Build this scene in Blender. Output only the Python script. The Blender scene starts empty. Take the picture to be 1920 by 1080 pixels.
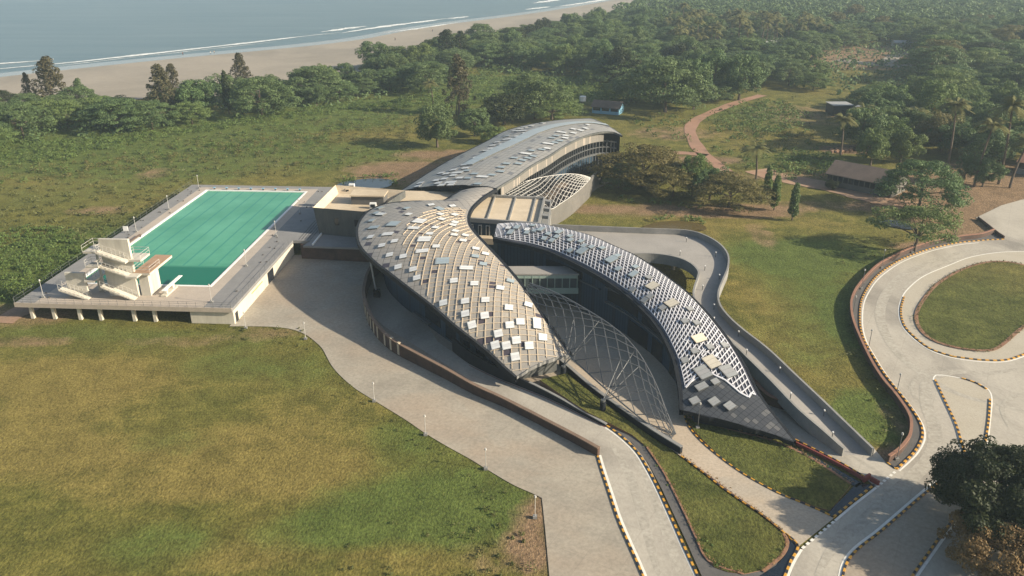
import bpy, math, random
import numpy as np
from mathutils import Vector
from mathutils.geometry import tessellate_polygon
S = bpy.context.scene
COL = S.collection
R = math.radians
# ------------------------------------------------------------------ camera
CAM_H, FPX, PITCH = 54.0, 1500.0, R(23.7)
SP, CP = math.sin(PITCH), math.cos(PITCH)
cd = bpy.data.cameras.new("camera"); cam = bpy.data.objects.new("camera", cd); COL.objects.link(cam)
cam.location = (0, 0, CAM_H); cam.rotation_euler = (R(90) - PITCH, 0, 0)
cd.sensor_width = 36.0; cd.lens = FPX / 1920 * 36; cd.clip_start = 1; cd.clip_end = 20000
S.camera = cam
# ------------------------------------------------------------------ light
SUN_EL = R(25)
SUN_AZ = (0.965, -0.262)
W = bpy.data.worlds.new("World"); S.world = W; W.use_nodes = True
nt = W.node_tree; bg = nt.nodes['Background']
sky = nt.nodes.new('ShaderNodeTexSky'); sky.sky_type = 'NISHITA'; sky.sun_disc = False
sky.sun_elevation = SUN_EL; sky.sun_rotation = math.atan2(SUN_AZ[0], SUN_AZ[1])
sky.air_density = 1.2; sky.dust_density = 2.0
nt.links.new(sky.outputs[0], bg.inputs[0]); bg.inputs[1].default_value = 0.075
sl = bpy.data.lights.new("sun", 'SUN'); sl.energy = 5.0; sl.angle = R(0.7); sl.color = (1.0, 0.88, 0.69)
so = bpy.data.objects.new("sun", sl); COL.objects.link(so)
tl = Vector((-SUN_AZ[0] * math.cos(SUN_EL), -SUN_AZ[1] * math.cos(SUN_EL), -math.sin(SUN_EL)))
so.rotation_euler = tl.to_track_quat('-Z', 'Y').to_euler(); so.location = (200, -60, 150)
S.view_settings.view_transform = 'Standard'; S.view_settings.look = 'None'
S.view_settings.exposure = 0.90; S.view_settings.gamma = 1.0
S.cycles.volume_bounces = 1
S.cycles.max_bounces = 6
# ------------------------------------------------------------------ helpers
def at(px, py, z=0.0):
    """where the line of sight through a photo pixel meets the level z"""
    u = (px - 960) / FPX; v = (py - 540) / FPX
    t = (CAM_H - z) / (SP + v * CP)
    return Vector((u * t, (CP - v * SP) * t, z))
def at3(q): return at(q[0], q[1], q[2] if len(q) > 2 else 0.0)
def depth(py, z=0.0): return (CAM_H - z) / (SP + (py - 540) / FPX * CP)
def proj(p):
    zc = p[1] * CP + (CAM_H - p[2]) * SP
    return 960 + FPX * p[0] / zc, 540 + FPX * ((CAM_H - p[2]) * CP - p[1] * SP) / zc
def smooth(pts, n=6, closed=False):
    P = [np.array(p, float) for p in pts]; N = len(P); out = []
    rng = range(N) if closed else range(N - 1)
    for i in rng:
        p1, p2 = P[i], P[(i + 1) % N]
        p0 = P[(i - 1) % N] if (closed or i > 0) else 2 * p1 - p2
        p3 = P[(i + 2) % N] if (closed or i + 2 < N) else 2 * p2 - p1
        for k in range(n):
            t = k / n
            out.append(.5 * ((2 * p1) + (p2 - p0) * t + (2 * p0 - 5 * p1 + 4 * p2 - p3) * t * t + (3 * p1 - p0 - 3 * p2 + p3) * t ** 3))
    if not closed: out.append(P[-1])
    return [tuple(float(c) for c in p) for p in out]
def px_line(pts, z=0.0, n=6, closed=False):
    """photo pixels (x, y[, z]) -> smooth world polyline"""
    w = [tuple(at(q[0], q[1], q[2] if len(q) > 2 else z)) for q in pts]
    return smooth(w, n, closed) if n > 1 else w
def resample(pts, step):
    P = [Vector(p) for p in pts]; out = [P[0].copy()]; acc = 0.0
    for a, b in zip(P, P[1:]):
        L = (b - a).length
        if L < 1e-9: continue
        d = step - acc
        while d <= L:
            out.append(a.lerp(b, d / L)); d += step
        acc = L - (d - step)
    if (out[-1] - P[-1]).length > step * .3: out.append(P[-1].copy())
    return out
class MB:
    def __init__(s): s.v = []; s.f = []; s.m = []; s.uv = {}
    def face(s, vs, m=0, uv=None):
        i = len(s.v); s.v += [tuple(x) for x in vs]; s.f.append(tuple(range(i, i + len(vs)))); s.m.append(m)
        if uv: s.uv[len(s.f) - 1] = uv
    def hexa(s, b, t, m=0):
        """b, t: four bottom and four top corners, counter-clockwise seen from above"""
        i = len(s.v); s.v += [tuple(x) for x in b] + [tuple(x) for x in t]
        for q in ((3, 2, 1, 0), (4, 5, 6, 7), (0, 1, 5, 4), (1, 2, 6, 5), (2, 3, 7, 6), (3, 0, 4, 7)):
            s.f.append(tuple(i + k for k in q)); s.m.append(m)
    def box(s, c, size, rz=0.0, m=0):
        cx, cy, cz = c; a, b, h = size[0] / 2, size[1] / 2, size[2] / 2; co, si = math.cos(rz), math.sin(rz)
        q = [(cx + x * co - y * si, cy + x * si + y * co) for x, y in ((-a, -b), (a, -b), (a, b), (-a, b))]
        s.hexa([(x, y, cz - h) for x, y in q], [(x, y, cz + h) for x, y in q], m)
    def prism(s, poly, z0, z1, m=0, side=None):
        P = [Vector((p[0], p[1], 0)) for p in poly]; n = len(P)
        if sum(a.x * b.y - b.x * a.y for a, b in zip(P, P[1:] + P[:1])) < 0: P.reverse()
        i = len(s.v); s.v += [(p.x, p.y, z1) for p in P] + [(p.x, p.y, z0) for p in P]
        for t in tessellate_polygon([P]):
            a, b, c = (P[k] for k in t)
            if (b - a).cross(c - a).z < 0: t = t[::-1]
            s.f.append(tuple(i + k for k in t)); s.m.append(m)
        for k in range(n):
            l = (k + 1) % n
            s.f.append((i + n + k, i + n + l, i + l, i + k)); s.m.append(m if side is None else side)
    def sheet(s, poly, z, m=0):
        P = [Vector((p[0], p[1], 0)) for p in poly]; i = len(s.v)
        zs = [z] * len(P) if not callable(z) else [z(p) for p in P]
        s.v += [(p.x, p.y, q) for p, q in zip(P, zs)]
        for t in tessellate_polygon([P]):
            a, b, c = (P[k] for k in t)
            if (b - a).cross(c - a).z < 0: t = t[::-1]
            s.f.append(tuple(i + k for k in t)); s.m.append(m)
    def tube(s, pts, r, n=6, m=0, cap=True):
        P = [Vector(p) for p in pts]; N = len(P); rr = r if isinstance(r, (list, tuple)) else [r] * N
        i = len(s.v)
        for k in range(N):
            d = (P[min(k + 1, N - 1)] - P[max(k - 1, 0)]).normalized()
            a = d.cross(Vector((0, 0, 1)) if abs(d.z) < .9 else Vector((1, 0, 0))).normalized(); b = d.cross(a)
            for q in range(n):
                w = 2 * math.pi * q / n
                s.v.append(tuple(P[k] + (a * math.cos(w) + b * math.sin(w)) * rr[k]))
        for k in range(N - 1):
            for q in range(n):
                l = (q + 1) % n
                s.f.append((i + k * n + q, i + k * n + l, i + (k + 1) * n + l, i + (k + 1) * n + q)); s.m.append(m)
        if cap:
            s.f.append(tuple(i + q for q in range(n))[::-1]); s.m.append(m)
            s.f.append(tuple(i + (N - 1) * n + q for q in range(n))); s.m.append(m)
    def sweep(s, pts, w, h, z0=None, m=0, alt=None, off=0.0, ztop=None):
        """a wall or kerb of rectangular section along a plan polyline"""
        P = [Vector(p) for p in pts]; N = len(P); ring = []
        for k in range(N):
            d = P[min(k + 1, N - 1)] - P[max(k - 1, 0)]; d.z = 0; d.normalize()
            nrm = Vector((-d.y, d.x, 0)); c = P[k] + nrm * off
            zb = c.z if z0 is None else z0
            ht = h(k / (N - 1)) if callable(h) else h
            zt = zb + ht if ztop is None else ztop(k / (N - 1))
            a, b = c + nrm * w / 2, c - nrm * w / 2
            i = len(s.v)
            s.v += [(a.x, a.y, zb), (b.x, b.y, zb), (b.x, b.y, zt), (a.x, a.y, zt)]; ring.append(i)
        for k in range(N - 1):
            i, j = ring[k], ring[k + 1]
            mm = m if alt is None else (m if k % 2 == 0 else alt)
            for q in range(4):
                l = (q + 1) % 4
                s.f.append((i + q, i + l, j + l, j + q)); s.m.append(mm)
        for i, fl in ((ring[0], 1), (ring[-1], 0)):
            s.f.append((i + 3, i + 2, i + 1, i) if fl else (i, i + 1, i + 2, i + 3)); s.m.append(m)
    def ribbon(s, pts, w, z=None, m=0):
        P = [Vector(p) for p in pts]; N = len(P); i = len(s.v)
        for k in range(N):
            d = P[min(k + 1, N - 1)] - P[max(k - 1, 0)]; d.z = 0; d.normalize()
            nrm = Vector((-d.y, d.x, 0)); ww = w(k / (N - 1)) if callable(w) else w
            for sg in (1, -1):
                q = P[k] + nrm * ww / 2 * sg
                s.v.append((q.x, q.y, P[k].z if z is None else z))
        for k in range(N - 1):
            s.f.append((i + 2 * k, i + 2 * k + 1, i + 2 * k + 3, i + 2 * k + 2)); s.m.append(m)
    def build(s, name, mats, parent=None, shade=False, loc=None):
        me = bpy.data.meshes.new(name)
        v = s.v if loc is None else [(x - loc[0], y - loc[1], z - loc[2]) for x, y, z in s.v]
        me.from_pydata(v, [], s.f)
        if not isinstance(mats, (list, tuple)): mats = [mats]
        for m in mats: me.materials.append(m)
        if len(mats) > 1: me.polygons.foreach_set('material_index', s.m)
        if s.uv:
            u = me.uv_layers.new(name='uv')
            for pi, uv in s.uv.items():
                for li, c in zip(me.polygons[pi].loop_indices, uv): u.data[li].uv = c
        if shade: me.polygons.foreach_set('use_smooth', [True] * len(me.polygons))
        me.update()
        o = bpy.data.objects.new(name, me); COL.objects.link(o)
        if parent: o.parent = parent
        if loc is not None: o.location = loc
        return o
def tag(o, label=None, cat=None, group=None, kind=None):
    if label: o['label'] = label
    if cat: o['category'] = cat
    if group: o['group'] = group
    if kind: o['kind'] = kind
    return o
def thing(name, label, cat, loc=(0, 0, 0), rz=0.0, group=None):
    o = bpy.data.objects.new(name, None); COL.objects.link(o); o.location = loc; o.rotation_euler = (0, 0, rz)
    o.empty_display_size = .5
    return tag(o, label, cat, group)
def copy_thing(src, loc, rz=0.0, sc=1.0, label=None, group=None):
    r = src.copy(); COL.objects.link(r); r.location = loc; r.rotation_euler = (0, 0, rz); r.scale = (sc, sc, sc) if not isinstance(sc, tuple) else sc
    if label: r['label'] = label
    if group: r['group'] = group
    for ch in list(src.children):
        c = ch.copy(); COL.objects.link(c); c.parent = r
        for g in list(ch.children):
            d = g.copy(); COL.objects.link(d); d.parent = c
    return r
def struct(name, mb, mats, shade=False): return tag(mb.build(name, mats, shade=shade), kind='structure')
# ------------------------------------------------------------------ materials
def nodes(name):
    m = bpy.data.materials.new(name); m.use_nodes = True; t = m.node_tree
    return m, t, t.nodes['Principled BSDF']
def N(t, kind, **kw):
    n = t.nodes.new('ShaderNode' + kind)
    for k, v in kw.items(): setattr(n, k, v)
    return n
def setin(n, **kw):
    for k, v in kw.items(): n.inputs[k].default_value = v
    return n
def c4(c): return (c[0], c[1], c[2], 1)
def mixc(t, fac, a, b, mode='MIX'):
    n = N(t, 'Mix', data_type='RGBA', blend_type=mode)
    for sock, val in ((n.inputs[0], fac), (n.inputs[6], a), (n.inputs[7], b)):
        if isinstance(val, bpy.types.NodeSocket): t.links.new(val, sock)
        elif isinstance(val, (int, float)): sock.default_value = val
        else: sock.default_value = c4(val)
    return n.outputs[2]
def noise(t, scale, detail=5, rough=.6, vec=None, dist=0.0):
    n = N(t, 'TexNoise'); setin(n, Scale=scale, Detail=detail, Roughness=rough, Distortion=dist)
    if vec is not None: t.links.new(vec, n.inputs['Vector'])
    return n.outputs[0]
def ramp(t, fac, lo, hi):
    n = N(t, 'MapRange'); setin(n, **{'From Min': lo, 'From Max': hi}); t.links.new(fac, n.inputs[0]); return n.outputs[0]
def mth(t, op, a, b=None):
    n = N(t, 'Math', operation=op)
    for i, x in enumerate((a, b)):
        if x is None: continue
        if isinstance(x, (int, float)): n.inputs[i].default_value = x
        else: t.links.new(x, n.inputs[i])
    return n.outputs[0]
def wpos(t): return N(t, 'NewGeometry').outputs['Position']
def scaled(t, vec, s):
    n = N(t, 'Mapping'); n.inputs['Scale'].default_value = s; t.links.new(vec, n.inputs[0]); return n.outputs[0]
def bump(t, b, h, strength=.3, dist=.1):
    n = N(t, 'Bump'); setin(n, Strength=strength, Distance=dist); t.links.new(h, n.inputs['Height']); t.links.new(n.outputs[0], b.inputs['Normal'])
def mottled(name, a, b, scale=.3, rough=.8, c=None, cs=.05, fine=6.0, fine_amt=.25, bmp=.15, metal=0.0, spec=.5, stretch=None, joints=0):
    m, t, p = nodes(name); v = wpos(t)
    if stretch: v = scaled(t, v, stretch)
    k = mixc(t, ramp(t, noise(t, scale, 6, .62, v), .3, .7), a, b)
    if c is not None: k = mixc(t, ramp(t, noise(t, cs, 4, .6, v, .6), .45, .68), k, c)
    f = noise(t, fine, 4, .7, v)
    k = mixc(t, fine_amt, k, mixc(t, f, (.0, .0, .0), (1, 1, 1)), 'OVERLAY')
    if joints:
        mp = N(t, 'Mapping'); mp.inputs['Rotation'].default_value = (0, 0, .55); mp.inputs['Scale'].default_value = (1 / joints, 1 / joints, 1); t.links.new(wpos(t), mp.inputs[0])
        fr_ = N(t, 'VectorMath', operation='FRACTION'); t.links.new(mp.outputs[0], fr_.inputs[0]); sp = N(t, 'SeparateXYZ'); t.links.new(fr_.outputs[0], sp.inputs[0])
        e = mth(t, 'MAXIMUM', mth(t, 'LESS_THAN', sp.outputs[0], .09 / joints), mth(t, 'LESS_THAN', sp.outputs[1], .09 / joints))
        k = mixc(t, mth(t, 'MULTIPLY', e, .13), k, (.10, .09, .075))
    t.links.new(k, p.inputs['Base Color']); setin(p, Roughness=rough, Metallic=metal)
    p.inputs['Specular IOR Level'].default_value = spec
    if bmp: bump(t, p, f, bmp, .05)
    return m
M = {}
M['concrete'] = mottled('forecourt_concrete', (.25, .225, .185), (.36, .325, .265), .16, .85, (.33, .265, .20), .05, 2.2, .42, spec=.2, joints=3.6)
M['road'] = mottled('road_concrete', (.35, .32, .27), (.43, .395, .335), .12, .8, (.235, .215, .185), .06, 3.0, .28, stretch=(1, .6, 1), spec=.2, joints=5.5)
M['paver'] = mottled('paver', (.37, .30, .22), (.42, .35, .27), .25, .85, (.33, .30, .25), .08, 3.5, .45)
M['islet'] = mottled('islet_paver', (.36, .32, .25), (.40, .36, .29), .3, .85, None, .1, 5, .35)
M['ramp'] = mottled('ramp_concrete', (.25, .235, .215), (.31, .29, .265), .2, .8, None, .1, 3, .2)
M['parapet'] = mottled('parapet_concrete', (.17, .17, .165), (.24, .235, .225), .4, .8, None, .1, 3, .25)
M['asphalt'] = mottled('asphalt', (.075, .072, .07), (.11, .105, .10), .4, .85, None, .1, 5, .3)
M['soil'] = mottled('red_soil', (.20, .095, .055), (.26, .15, .09), .5, .95, None, .1, 3, .4)
M['track'] = mottled('dirt_track', (.27, .155, .095), (.34, .22, .14), .25, .95, (.22, .15, .10), .1, 2, .35)
M['dirt'] = mottled('dirt_yard', (.15, .10, .075), (.20, .14, .105), .2, .95, (.12, .10, .07), .08, 2, .35)
M['sand'] = mottled('sand', (.25, .215, .17), (.30, .258, .205), .03, .9, (.20, .175, .14), .014, .5, .2, stretch=(1, 1, 1))
M['white_paint'] = mottled('white_road_paint', (.62, .60, .54), (.74, .72, .66), 1.5, .7, None, .1, 8, .3)
M['yellow'] = mottled('yellow_paint', (.50, .25, .02), (.58, .30, .04), 2, .6, None, .1, 8, .2)
M['black'] = mottled('black_paint', (.015, .017, .022), (.03, .03, .035), 2, .6, None, .1, 8, .2)
M['brick'] = mottled('dark_brown_brick', (.055, .030, .022), (.09, .05, .035), 1.2, .85, (.04, .024, .02), .3, 7, .4)
M['podium'] = mottled('podium_concrete', (.105, .10, .092), (.14, .132, .12), .4, .85, (.11, .105, .095), .15, 3, .3)
M['coping'] = mottled('brown_coping', (.145, .098, .07), (.20, .135, .095), .6, .85, None, .1, 6, .3)
M['terracotta'] = mottled('terracotta_wall', (.20, .10, .065), (.27, .14, .09), .6, .85, None, .1, 6, .3)
M['deck'] = mottled('deck_stone', (.35, .30, .25), (.41, .35, .29), .5, .8, None, .1, 4, .2)
M['deck_grey'] = mottled('deck_grey_stone', (.18, .177, .175), (.225, .22, .215), .5, .8, None, .1, 4, .2)
M['cream'] = mottled('cream_wall', (.50, .46, .38), (.57, .53, .44), .4, .85, (.40, .36, .29), .15, 3, .15, stretch=(1, 1, .25))
M['tower'] = mottled('tower_wall', (.47, .44, .38), (.54, .51, .44), .5, .85, (.38, .35, .30), .3, 3, .15, stretch=(1, 1, .3))
M['wood'] = mottled('platform_plank', (.30, .19, .12), (.38, .25, .16), .8, .8, None, .1, 5, .3)
M['block'] = mottled('stained_shaded_concrete', (.065, .07, .068), (.11, .112, .105), .25, .85, (.04, .045, .046), .12, 2, .35, stretch=(1, 1, .3))  # streaky stains; base tone also darkened for shadow on the pool-side block's front
M['rooftop'] = mottled('cream_flat_roof', (.46, .38, .27), (.55, .46, .34), .2, .85, (.38, .31, .22), .1, 2, .2)
M['navy'] = mottled('navy_cladding', (.024, .046, .072), (.036, .062, .090), .5, .6, None, .1, 3, .2, spec=.15)
M['dark'] = mottled('dark_gutter', (.012, .014, .018), (.02, .023, .028), 1, .6, None, .1, 4, .2, spec=.15)
M['steel'] = mottled('grey_steel', (.09, .095, .10), (.13, .135, .14), 1, .45, None, .1, 6, .2, metal=.2)
M['pale_steel'] = mottled('pale_steel', (.38, .37, .35), (.46, .45, .42), 1, .5, None, .1, 6, .2)
M['white'] = mottled('white_enamel', (.68, .68, .66), (.76, .75, .73), 1, .5, None, .1, 6, .15)
M['lattice'] = mottled('white_lattice', (.54, .54, .57), (.64, .64, .67), .8, .45, None, .1, 6, .15)
M['rib'] = mottled('tan_rib', (.50, .41, .30), (.58, .48, .36), .6, .6, None, .1, 6, .2)
M['pale_green'] = mottled('pale_green_glass', (.24, .32, .28), (.30, .37, .32), .8, .3, None, .1, 3, .15)
M['red'] = mottled('red_brown_edge', (.16, .03, .025), (.22, .05, .04), 1, .7, None, .1, 5, .25)
M['rust_roof'] = mottled('weathered_tile_roof', (.10, .075, .06), (.15, .11, .09), .5, .9, None, .1, 3, .4)
M['blue_wall'] = mottled('blue_painted_wall', (.16, .36, .52), (.22, .42, .56), .6, .8, None, .1, 3, .25)
M['teal'] = mottled('teal_tarp', (.03, .25, .22), (.05, .32, .28), .6, .7, None, .1, 3, .25)
M['grey_roof'] = mottled('grey_sheet_roof', (.27, .27, .27), (.34, .34, .33), .5, .6, None, .1, 3, .25)
M['skin'] = mottled('skin', (.28, .16, .10), (.32, .19, .12), 3, .6)
M['bark'] = mottled('bark', (.07, .052, .038), (.12, .09, .065), 1.5, .95, None, .1, 8, .4)
def glass_mat(name, col, rough=.12):
    m, t, p = nodes(name); setin(p, Roughness=rough); p.inputs['Base Color'].default_value = c4(col); p.inputs['Specular IOR Level'].default_value = .35; return m
M['glass'] = glass_mat('dark_window_glass', (.012, .015, .02))
M['bridge_glass'] = glass_mat('bridge_glass', (.05, .065, .07), .2)
def tile_mat(name, cols, seam, odd, odd_amt=.06, rough=.5, seam_w=.06, uscale=(1, 1), spec=.4):
    """roof tiles: one flat shade per tile (uv counts tiles), dark seams between"""
    m, t, p = nodes(name); uv = N(t, 'UVMap').outputs[0]; uv = scaled(t, uv, (uscale[0], uscale[1], 1))
    fl = N(t, 'VectorMath', operation='FLOOR'); t.links.new(uv, fl.inputs[0])
    wn = N(t, 'TexWhiteNoise', noise_dimensions='2D'); t.links.new(fl.outputs[0], wn.inputs['Vector'])
    k = mixc(t, wn.outputs[0], cols[0], cols[1])
    k = mixc(t, ramp(t, noise(t, .09, 4, .6, wpos(t)), .35, .65), k, cols[2])
    k = mixc(t, mth(t, 'GREATER_THAN', wn.outputs[0], 1 - odd_amt), k, odd)
    fr = N(t, 'VectorMath', operation='FRACTION'); t.links.new(uv, fr.inputs[0])
    sp = N(t, 'SeparateXYZ'); t.links.new(fr.outputs[0], sp.inputs[0])
    e = mth(t, 'MAXIMUM', mth(t, 'LESS_THAN', sp.outputs[0], seam_w), mth(t, 'LESS_THAN', sp.outputs[1], seam_w))
    k = mixc(t, e, k, seam)
    k = mixc(t, .2, k, mixc(t, noise(t, 3, 4, .7, wpos(t)), (0, 0, 0), (1, 1, 1)), 'OVERLAY')
    t.links.new(k, p.inputs['Base Color']); setin(p, Roughness=rough); p.inputs['Specular IOR Level'].default_value = spec
    return m
M['roof_tan'] = tile_mat('grey_tan_roof_tiles', ((.31, .28, .24), (.385, .35, .30), (.275, .26, .24)), (.10, .092, .085), (.07, .06, .075), .05)
M['roof_rear'] = tile_mat('grey_roof_sheets', ((.31, .295, .265), (.37, .35, .315), (.29, .29, .28)), (.12, .115, .11), (.17, .17, .175), .08, seam_w=.08)
M['roof_navy'] = tile_mat('navy_roof_panels', ((.06, .063, .082), (.09, .09, .11), (.075, .076, .095)), (.02, .02, .03), (.09, .085, .10), .1)
M['roof_slate'] = tile_mat('slate_roof_tiles', ((.050, .056, .065), (.068, .074, .082), (.058, .062, .07)), (.018, .02, .024), (.12, .12, .12), .08, seam_w=.09)
M['strip_blue'] = tile_mat('blue_glazed_strip', ((.33, .37, .39), (.37, .41, .43), (.35, .39, .41)), (.22, .26, .29), (.36, .42, .45), .1, .35)
M['cladding'] = tile_mat('ribbed_cladding', ((.165, .158, .145), (.20, .19, .172), (.18, .17, .155)), (.16, .14, .12), (.33, .29, .25), .1, .6, seam_w=.18)
M['navy_clad'] = tile_mat('ribbed_navy_cladding', ((.028, .054, .082), (.044, .074, .106), (.034, .06, .09)), (.012, .018, .025), (.035, .05, .065), .1, .6, seam_w=.12, spec=.15)
M['sky_white'] = tile_mat('white_skylight_panel', ((.66, .67, .66), (.72, .73, .71), (.68, .69, .68)), (.52, .53, .53), (.6, .6, .6), .02, .4, seam_w=.1, uscale=(3, 1))
M['sky_blue'] = tile_mat('blue_grey_skylight_panel', ((.30, .36, .39), (.34, .40, .42), (.32, .38, .4)), (.24, .28, .3), (.3, .36, .4), .02, .35, seam_w=.1, uscale=(3, 1))
M['sky_grey'] = tile_mat('grey_skylight_panel', ((.27, .28, .28), (.31, .32, .31), (.29, .3, .3)), (.22, .22, .22), (.3, .3, .3), .02, .45, seam_w=.1, uscale=(3, 1))
M['sky_tan'] = tile_mat('tan_skylight_panel', ((.44, .41, .34), (.48, .45, .38), (.46, .43, .36)), (.36, .33, .27), (.46, .43, .36), .02, .5, seam_w=.1, uscale=(3, 1))
M['sky_cream'] = tile_mat('cream_skylight_panel', ((.70, .62, .47), (.76, .68, .52), (.72, .64, .5)), (.58, .5, .38), (.7, .62, .5), .02, .5, seam_w=.1, uscale=(3, 1))
def leaf_mat(name, a, b, c, tr=.25, hue=.12):
    m, t, p = nodes(name); at_ = N(t, 'Attribute', attribute_name='tone'); oi = N(t, 'ObjectInfo')
    k = mixc(t, at_.outputs['Fac'], a, b)
    k = mixc(t, mth(t, 'MULTIPLY', oi.outputs['Random'], .55), k, c)
    t.links.new(k, p.inputs['Base Color']); setin(p, Roughness=.6); p.inputs['Specular IOR Level'].default_value = .25
    td = N(t, 'BsdfTranslucent'); t.links.new(k, td.inputs[0])
    mx = N(t, 'MixShader'); mx.inputs[0].default_value = tr
    t.links.new(p.outputs[0], mx.inputs[1]); t.links.new(td.outputs[0], mx.inputs[2])
    t.links.new(mx.outputs[0], t.nodes['Material Output'].inputs[0]); return m
M['leaf'] = leaf_mat('broad_leaf', (.058, .106, .038), (.130, .192, .070), (.112, .138, .052))
M['leaf_light'] = leaf_mat('light_leaf', (.092, .148, .042), (.155, .212, .066), (.125, .15, .046))
M['leaf_dark'] = leaf_mat('dark_leaf', (.020, .032, .011), (.046, .060, .020), (.034, .040, .013))
M['leaf_brown'] = leaf_mat('brown_green_leaf', (.11, .11, .032), (.165, .145, .05), (.13, .10, .036))
M['leaf_rust'] = leaf_mat('rust_leaf', (.19, .125, .052), (.32, .21, .095), (.2, .14, .06))
M['needle'] = leaf_mat('needle_leaf', (.075, .072, .036), (.12, .11, .056), (.09, .075, .04))
M['frond'] = leaf_mat('palm_leaf', (.10, .11, .035), (.18, .175, .065), (.13, .12, .045))
M['scrub'] = leaf_mat('scrub_leaf', (.066, .116, .028), (.135, .195, .05), (.09, .12, .03))
M['scrub_dry'] = leaf_mat('dry_scrub_leaf', (.085, .098, .028), (.13, .135, .045), (.10, .095, .035))
M['flower'] = leaf_mat('yellow_flower', (.55, .33, .02), (.65, .42, .04), (.5, .3, .02))
def water_mat(name, col, rough, scale, strength, stretch=None, spec=.5, c2=None, cs=.02):
    m, t, p = nodes(name); v = wpos(t)
    if c2 is None: p.inputs['Base Color'].default_value = c4(col)
    else: t.links.new(mixc(t, ramp(t, noise(t, cs, 5, .6, scaled(t, v, stretch or (1, 1, 1))), .35, .7), col, c2), p.inputs['Base Color'])
    setin(p, Roughness=rough); p.inputs['Specular IOR Level'].default_value = spec
    if stretch: v = scaled(t, v, stretch)
    bump(t, p, noise(t, scale, 5, .6, v), strength, .3); return m
M['sea'] = water_mat('sea_water', (.075, .125, .145), .35, .25, .9, (.22, 2.4, 1), .5, (.13, .175, .185), .035)
M['pond'] = water_mat('pond_water', (.035, .045, .055), .08, 1.0, .1)
M['channel'] = water_mat('channel_water', (.012, .018, .026), .08, 1.5, .15)
M['brown_pond'] = water_mat('brown_pond_water', (.10, .075, .03), .12, 1.0, .1)
def foam_mat():
    m, t, p = nodes('foam'); v = wpos(t)
    t.links.new(mixc(t, ramp(t, noise(t, .35, 5, .7, v), .3, .6), (.34, .38, .38), (.78, .78, .75)), p.inputs['Base Color']); setin(p, Roughness=.8); return m
M['foam'] = foam_mat()
M['wash'] = water_mat('thin_wash', (.23, .26, .27), .25, .4, .2, (.4, 1.4, 1), .5, (.29, .29, .28), .03)
# ================================================================== the setting
rnd = random.Random(7)
VEG = [(-420, 262), (-150, 214), (0, 192), (160, 186), (300, 176), (430, 172), (500, 160), (640, 132), (800, 98), (1000, 60), (1130, 34), (1240, -2), (1330, -24), (1400, -45)]
WLINE = [(-420, 199), (-150, 163), (0, 143), (300, 111), (640, 78), (800, 50), (1000, 24), (1130, 3), (1230, -17), (1330, -38), (1400, -53)]
def far_line(pts, z, n=4):
    w = px_line(pts, z, n); a, b = Vector(w[-3]), Vector(w[-1]); d = (b - a).normalized()
    return w + [tuple(b + d * k) for k in (800, 2500, 6000)]
veg = far_line(VEG, 0); wl = far_line(WLINE, -1.2)
def seadist(X, Y, line):
    """signed distance to a plan polyline, positive on the seaward (left) side"""
    best = np.full(X.shape, 1e9); sg = np.zeros(X.shape)
    for a, b in zip(line, line[1:]):
        dx, dy = b[0] - a[0], b[1] - a[1]; L2 = dx * dx + dy * dy
        t = np.clip(((X - a[0]) * dx + (Y - a[1]) * dy) / L2, 0, 1)
        d = np.hypot(X - a[0] - t * dx, Y - a[1] - t * dy)
        s_ = np.sign(dx * (Y - a[1]) - dy * (X - a[0]))
        k = d < best; best = np.where(k, d, best); sg = np.where(k, s_, sg)
    return best * sg
def axis(lo, hi, step, far_lo, far_hi, g=1.16):
    a = list(np.arange(lo, hi, step)); s_ = step
    while a[-1] < far_hi: s_ *= g; a.append(a[-1] + s_)
    s_ = step
    while a[0] > far_lo: s_ *= g; a.insert(0, a[0] - s_)
    return np.array(a)
gx = axis(-150, 190, 1.5, -5000, 7000); gy = axis(40, 330, 1.5, -400, 9000)
GX, GY = np.meshgrid(gx, gy)
sd = seadist(GX, GY, veg)
GZ = -np.clip(sd * .5, 0, 6)
rs = np.random.RandomState(3)
def lowfreq(X, Y, k, seed):
    r_ = np.random.RandomState(seed); o = np.zeros(X.shape)
    for i in range(7):
        a = r_.rand() * 6.28; f = k * (.6 + r_.rand()); o += np.sin((X * math.cos(a) + Y * math.sin(a)) * f + r_.rand() * 6.28)
    return o / 7
GZ += np.where(sd < -4, .04 * lowfreq(GX, GY, .06, 5), 0) - .06
dirt = np.zeros(GX.shape); lush = np.zeros(GX.shape); dry = np.zeros(GX.shape)
def patch(arr, px, py, rx, ry, amt, rot=0.0):
    c = at(px, py); X = GX - c.x; Y = GY - c.y; co, si = math.cos(rot), math.sin(rot)
    q = ((X * co + Y * si) / rx) ** 2 + ((-X * si + Y * co) / ry) ** 2
    arr += amt * np.exp(-q * q) * (1 + .5 * lowfreq(GX, GY, .35, int(px)))
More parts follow.
